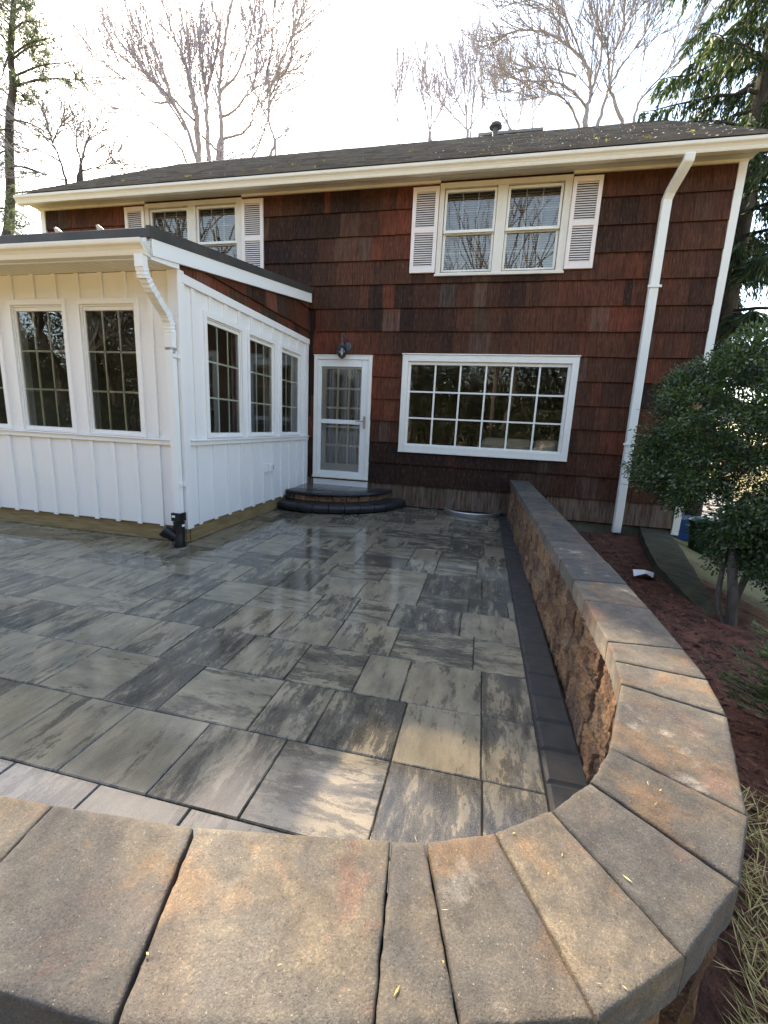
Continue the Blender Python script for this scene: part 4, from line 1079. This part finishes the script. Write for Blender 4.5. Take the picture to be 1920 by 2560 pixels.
traced_tree('bare_tree','broad bare tree with arching limbs beside the drooping spruce',17.0,[
 B(1,(870,547),(872,480),(892,400),(872,280),(800,200),(700,142),(600,130),(510,152)),
 B(.6,(880,470),(840,420),(760,360),(640,350),(580,370)),
 B(.7,(892,400),(932,280),(942,100),(930,0),(925,-60)),
 B(.8,(920,547),(960,420),(982,330),(1002,200),(1060,80),(1092,0)),
 B(.75,(1030,522),(990,420),(976,370),(962,200),(900,60),(880,-20)),
 B(.6,(1080,522),(1110,430),(1232,290),(1290,200)),
 B(.5,(800,200),(760,100),(682,20),(620,0)),
 B(.5,(872,280),(830,180),(782,60),(760,-20)),
 B(.5,(842,542),(800,450),(742,410),(640,430)),
 B(.5,(976,370),(1050,250),(1120,160),(1150,0)),
 B(.45,(830,330),(740,300),(650,290),(600,300)),
 B(.5,(1000,210),(1040,120),(1030,0))],None,M['barkpale'],M['twigdark'],1.75,15,1.5,.3,rbase=.082)
traced_tree('bare_tree','small bare tree holding a few brown leaves between pine and gutter',13.0,[
 A(.8,(292,812),(262,700),(225,610),(190,490)),
 A(.8,(330,802),(352,700),(372,630),(402,560)),
 A(.6,(352,720),(330,610),(335,560)),
 A(.5,(225,610),(150,560),(60,515)),
 A(.5,(262,700),(170,650),(70,640)),
 A(.5,(345,740),(430,720),(500,700)),
 A(.45,(285,780),(180,750),(60,712)),
 A(.45,(225,620),(260,540),(280,470))],None,M['bark'],M['twigdark'],1.75,18,1.0,.2,dead=.12,rbase=.06,dspread=.8)
for lab,ln in (('hazy thin bare tree behind the ridge, left of the roof vent',[B(.7,(362,600),(352,450),(340,300)),B(.6,(372,592),(388,400),(400,242)),B(.5,(360,560),(300,500),(240,440)),B(.5,(365,560),(420,470),(430,420)),B(.5,(350,500),(310,420),(300,360))]),
               ('hazy upright bare tree with two stems, left of the thin one',[B(.6,(202,605),(182,480),(162,370)),B(.5,(200,590),(205,470),(190,390)),B(.4,(195,560),(230,500),(250,450))]),
               ('lone pole-like bare sapling above the middle of the ridge',[B(.5,(66,627),(60,450),(70,350)),B(.25,(64,540),(50,480),(48,430))]),
               ('faint bare tree rising just right of the roof vent',[B(.6,(552,565),(500,470),(480,380)),B(.5,(540,550),(520,440),(520,360)),B(.5,(640,555),(650,480),(690,430)),B(.4,(560,560),(590,500),(600,440))])):
    traced_tree('bare_tree',lab,26.0,ln,None,M['barkpale'],M['twig'],2.2,11,1.8,.5,group='thin bare trees beyond the ridge',rbase=.085,sub=4,tmin=.022)

# pine, far left
random.seed(5)
pine=thing('pine_tree',(-14.9,13.0,-.1),'tall sparse pine with dark trunk at the left edge of the garden','tree')
tr=MB(); fo=MB(); pl=[at(x/2.0,y/2.0,13.0) for x,y in ((26,1035),(38,980),(45,850),(40,650),(42,500),(56,380),(46,250),(52,120),(60,0),(64,-120))]
sp=spline(pl,5); tr.tube([Vector((sp[0].x,13,-.1))]+sp,[.17]+[.16-.11*k/len(sp) for k in range(len(sp))],9)
def tuft(mb,p,d,n=26,l=.21):
    for k in range(n): leaf(mb,p+rv()*.05,(d*.5+rv()).normalized(),rv(),l*random.uniform(.6,1.1),.026)
for (x0,y0),(x1,y1),dn in (((50,260),(190,190),1.2),((48,240),(215,165),1.2),((46,200),(-40,130),1),((50,140),(150,90),1.1),((55,60),(140,30),1),((55,60),(-30,20),1),((52,120),(-40,60),1),((56,380),(250,340),.8),((56,370),(370,345),1.1),((60,330),(300,270),.9),
    ((50,400),(110,420),1.2),((46,420),(-30,380),1.2),((44,515),(230,590),.35),((42,560),(-40,600),.6),((42,720),(200,760),.3),((40,650),(-30,700),.8),((42,850),(110,880),.8),((40,900),(-30,930),1.2),((40,950),(100,985),1.4),((48,230),(10,330),1.),((50,0),(120,-60),1.2),((50,-30),(-30,-60),1.2)):
    a=at(x0/2,y0/2,13.0); b=at(x1/2,y1/2,13.0+random.uniform(-1.2,1.2)); mid=a.lerp(b,.5)+Vector((0,0,.1)); br=spline([a,mid,b],5); tr.tube(br,[.035-.025*k/len(br) for k in range(len(br))],5,cap=False)
    for c in range(int(26*dn)):
        t=random.uniform(.3,1); p=a.lerp(b,t)+rv()*.20*Vector((1,1,.7)).length; twig(tr,a.lerp(b,t),(b-a).normalized()+rv()*.8,.35,.008,0); tuft(fo,p+Vector((0,0,.05)),Vector((0,0,.6))+(b-a).normalized(),14)
tr.build('trunk',M['bark'],pine,smooth=True); fo.build('crown',M['pine'],pine)

# spruce with hanging sprays, right
random.seed(9)
spr=thing('spruce_tree',(4.75,11.0,-.6),'tall drooping spruce behind the right corner of the house','tree')
tr=MB(); fo=MB(); H=19.0
tr.tube([(4.75,11,-.6),(4.72,11,3),(4.68,11,7),(4.66,11,12),(4.66,11,18)],[.26,.22,.17,.11,.02],10)
z=1.6
while z<13.2:
    k=random.randint(3,5); a0=random.uniform(0,6.28)
    for j in range(k):
        a=a0+6.283*j/k+random.uniform(-.35,.35); L=(3.25*(1-(z/(H))**1.15)+.25)*random.uniform(.72,1.08)
        if math.cos(a)<-.3 and math.sin(a)<.1 and z<5.4: L*=.62
        if math.cos(a)<-.35 and z>5.4: L*=1.14
        p=Vector((4.68,11,z+random.uniform(-.15,.15))); d=Vector((math.cos(a),math.sin(a),0)); br=[]
        for q in range(9):
            t=q/8; br.append(p+d*L*t+Vector((0,0,.10*L*t-.55*L*t*t+.32*L*t**3))+rv()*.03)
        tr.tube(br,[max(.006,.040*(1-.85*q/8)) for q in range(9)],5,cap=False)
        bare=.45 if z<4.4 else .12
        nspr=int(L*44)
        for s_ in range(nspr):
            t=random.uniform(bare,1); i=min(7,int(t*8)); c=br[i].lerp(br[i+1],t*8-i); ax=(br[i+1]-br[i]).normalized()
            sd_=ax.cross(Vector((0,0,1))).normalized()*random.choice([-1,1])
            l=random.uniform(.22,.62)*(1.15-.5*t); e=c+sd_*random.uniform(.03,.28)+ax*random.uniform(0,.16)+Vector((0,0,-l*random.uniform(.4,1)))
            rr=random.random()*.75+(.25 if t>.75 else 0)
            m_=10
            for q in range(m_):
                tt=q/m_; pt=c.lerp(e,tt)+Vector((0,0,-.15*l*tt*tt)); dirn=((e-c).normalized()*1.1+rv()*.6+Vector((0,0,-.35))).normalized()
                leaf(fo,pt,dirn,rv(),random.uniform(.09,.16),.032,min(1,max(0,rr+random.uniform(-.12,.12))))
    z+=random.uniform(.34,.50)
tr.build('trunk',M['bark'],spr,smooth=True); fo.build('crown',M['spruce'],spr)

# big clipped evergreen shrub, right
random.seed(14)
shr=thing('evergreen_shrub',(2.03,3.68,-.1),'large dark small-leaved evergreen shrub on a slim forked trunk','shrub')
tr=MB(); fo=MB()
tr.tube(spline([Vector((2.03,3.66,-.16)),Vector((2.02,3.72,.15)),Vector((2.06,3.90,.45)),Vector((2.25,4.25,.9))],5),[.042-.0012*k for k in range(16)],9)
tr.tube(spline([Vector((2.02,3.69,-.14)),Vector((2.12,3.84,.12)),Vector((2.34,4.05,.5)),Vector((2.6,4.3,1.0))],5),[.032-.001*k for k in range(16)],8)
tr.tube(spline([Vector((2.02,3.68,-.14)),Vector((1.96,3.78,.05)),Vector((2.10,4.1,.5)),Vector((2.2,4.5,1.0))],5),[.026-.0009*k for k in range(16)],7)
C0=Vector((2.74,4.70,1.26)); RX,RY_,RZ_=1.20,1.08,1.06
cl=[]
for i in range(700):
    v=rv(); r_=random.uniform(.55,1.0)**.5
    bump=1+.13*noise.noise(v*2.3)+.08*noise.noise(v*5.5)
    c=C0+Vector((v.x*RX,v.y*RY_,v.z*RZ_))*r_*bump
    if c.z<.30+.10*noise.noise((c.x*3,c.y*3,0)) and c.x<2.9: continue
    if c.z<.74 and c.x<.520*c.y+.06 and c.y>3.9 and random.random()<.97: continue
    cl.append((c,r_))
for x in range(80):
    a=random.uniform(-2.6,-.2); cl.append((Vector((2.55+random.uniform(-.3,.9),4.0+random.uniform(-.3,.6),random.uniform(.10,.62))),1))
for x in range(64): cl.append((Vector((2.26+random.uniform(-.28,.40),3.92+random.uniform(-.18,.25),random.uniform(.34,.85))),1))
for c,r_ in cl:
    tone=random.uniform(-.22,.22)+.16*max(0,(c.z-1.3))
    twd=(c-C0).normalized(); twig(tr,c-twd*.28,twd+rv()*.5,.34,.005,1,.1,.4,3)
    nn=175
    for k in range(nn):
        off=rv()*random.random()**.45*.155; off.z*=.75; p=c+off
        d=(off.normalized()*.8+rv()*.7+twd*.3).normalized(); n_=(Vector((0,0,1))+rv()*.9).normalized()
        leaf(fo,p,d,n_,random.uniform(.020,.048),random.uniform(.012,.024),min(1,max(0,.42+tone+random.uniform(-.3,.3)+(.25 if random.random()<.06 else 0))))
tr.build('trunk',M['bark'],shr,smooth=True); fo.build('crown',M['box'],shr)
m=MB(); c=at(1503,880,3.82); ax=RT; ay=UP
for s_ in (0,.0015):
    pass
ps=[(-.055,0,0),(-.03,.012,.01),(-.012,.006,.004),(.0,.03,.012),(.02,.014,.004),(.05,.022,0),(.03,-.006,.008),(.004,-.014,.012),(-.02,-.02,.004),(-.03,-.006,.01)]
vs=[c+ax*a+ay*b-FW*(d_*2) for a,b,d_ in ps]+[c-FW*.004]; vs2=[v+FW*.0015 for v in vs]; n=len(ps)
m.raw(vs+vs2,[(i,(i+1)%n,n) for i in range(n)]+[((i+1)%n+n+1,i+n+1,2*n+1) for i in range(n)],r=.9)
tag(m.build('dead_leaf',M['brown']),'single dry tan leaf caught on the dark evergreen shrub','leaf')

# feathery young conifer beside the cap stones
random.seed(3)
cyp=thing('cypress_shrub',(1.62,2.12,-.06),'small feathery yellow-green cypress just outside the seat wall','shrub')
tr=MB(); fo=MB(); tr.tube([(1.62,2.12,-.06),(1.63,2.13,.2),(1.62,2.12,.48)],[.02,.015,.006],7)
for i in range(150):
    z=random.uniform(-.0,.46); a=random.uniform(0,6.283); L=(.50-.52*z)*random.uniform(.5,1.05); p=Vector((1.62,2.12,z*.9)); d=Vector((math.cos(a),math.sin(a),.32)).normalized()
    e=p+d*L+Vector((0,0,.02)); tr.tube([p,e],[.004,.002],3,cap=False); sdv=d.cross(Vector((0,0,1))).normalized(); tone=random.uniform(-.2,.25)
    for k in range(26):
        t=random.uniform(.15,1); q=p.lerp(e,t); s_=random.choice([-1,1]); dv=(d*.9+sdv*s_*.75+Vector((0,0,random.uniform(-.1,.25)))).normalized()
        l=.085*(1.15-.7*t); 
        for w_ in range(3):
            leaf(fo,q+dv*l*w_/3,(dv+rv()*.35).normalized(),Vector((0,0,1))+rv()*.5,l*.55,.0085,min(1,max(0,.5+tone+random.uniform(-.25,.25))))
tr.build('trunk',M['bark'],cyp); fo.build('crown',M['cypress'],cyp)

# straw and grass outside the wall
random.seed(4); fo=MB()
for i in range(30000):
    y=random.uniform(-.45,1.75); x=random.uniform(.30,1.75)
    if math.hypot(x-.02,y-1.3)<.80 and y<1.4: continue
    if y>=1.4 and x<.80: continue
    if random.random()< (y-.7)/1.3: continue
    z=soil_z(x,y)+.006; a=random.gauss(1.2,1.1); d=Vector((math.cos(a),math.sin(a),random.choice([.05,.1,.25,.5,.9])*random.random()))
    l=random.uniform(.03,.12); leaf(fo,Vector((x,y,z+random.random()*.03)),d,Vector((0,0,1))+rv()*.4,l,random.uniform(.0022,.0042),random.random() if random.random()<.85 else 1.0)
tag(fo.build('straw',M['straw']),'dry straw and sparse grass on the ground outside the curved wall','straw',kind='stuff')
fo=MB()
for i in range(36):
    k=random.randrange(3,14); (a,b),(c,d)=J[k],J[k+1]; u,v=random.random(),random.random()
    p=Vector((*a,0)).lerp(Vector((*b,0)),u).lerp(Vector((*c,0)).lerp(Vector((*d,0)),u),v); p.z=ZT+.003
    dv=rv(); dv.z*=.1; leaf(fo,p,dv,Vector((0,0,1)),random.choice([.004,.006,.009,.018])*random.uniform(.6,1),random.choice([.0010,.0013,.003]),random.random()*.9)
tag(fo.build('debris',M['straw']),'tiny bits of straw and leaf scattered on the cap stones','debris',kind='stuff')

# woods behind the photographer, which the window panes mirror
random.seed(31); wd=MB(); bk=MB()
for i in range(26):
    x=random.uniform(-34,26); y=random.uniform(-26,-10); h=random.uniform(11,19)
    p=Vector((x,y,-.1)); pts=[p+Vector((random.uniform(-.3,.3),random.uniform(-.3,.3),h*.62*k/5)) for k in range(6)]; r_=random.uniform(.12,.3)
    bk.tube(pts,[r_*(1-.55*k/5) for k in range(6)],7)
    for k in range(16): twig(bk,pts[random.randint(2,5)],Vector((random.uniform(-1,1),random.uniform(-1,1),random.uniform(.3,1.2))),h*random.uniform(.18,.38),r_*.35,2,.35,.35,3)
for i in range(80):
    x=-42+i; y=random.uniform(-25,-12); hh=random.choice([5,7,8,10]); rr=hh*random.uniform(.35,.55)
    for k in range(int(1200+hh*480)):
        v=rv(); q=random.random()**.4; p=Vector((x+v.x*rr*q*(1-.3*abs(v.z)),y+v.y*rr*q,hh*.5+v.z*hh*.52*q)); 
        if p.z<0: continue
        leaf(wd,p,rv(),rv(),random.uniform(.12,.26),.10)
for i in range(70):
    x=-38+i; y=random.uniform(-11,-8.5); hh=random.uniform(1.4,2.6); rr=random.uniform(.7,1.2)
    for k in range(620):
        v=rv(); q=random.random()**.4; p=Vector((x+v.x*rr*q,y+v.y*rr*q,hh*.5+v.z*hh*.52*q))
        if p.z>0: leaf(wd,p,rv(),rv(),random.uniform(.12,.24),.08)
o=thing('woodland',(0,-16,0),'mixed woods standing behind the photographer, mirrored in the panes','woods'); o['kind']='stuff'
for n_,m_,mm in (('foliage',wd,M['wood']),('trunks',bk,M['bark'])):
    q=m_.build(n_,mm,o); q['kind']='stuff'
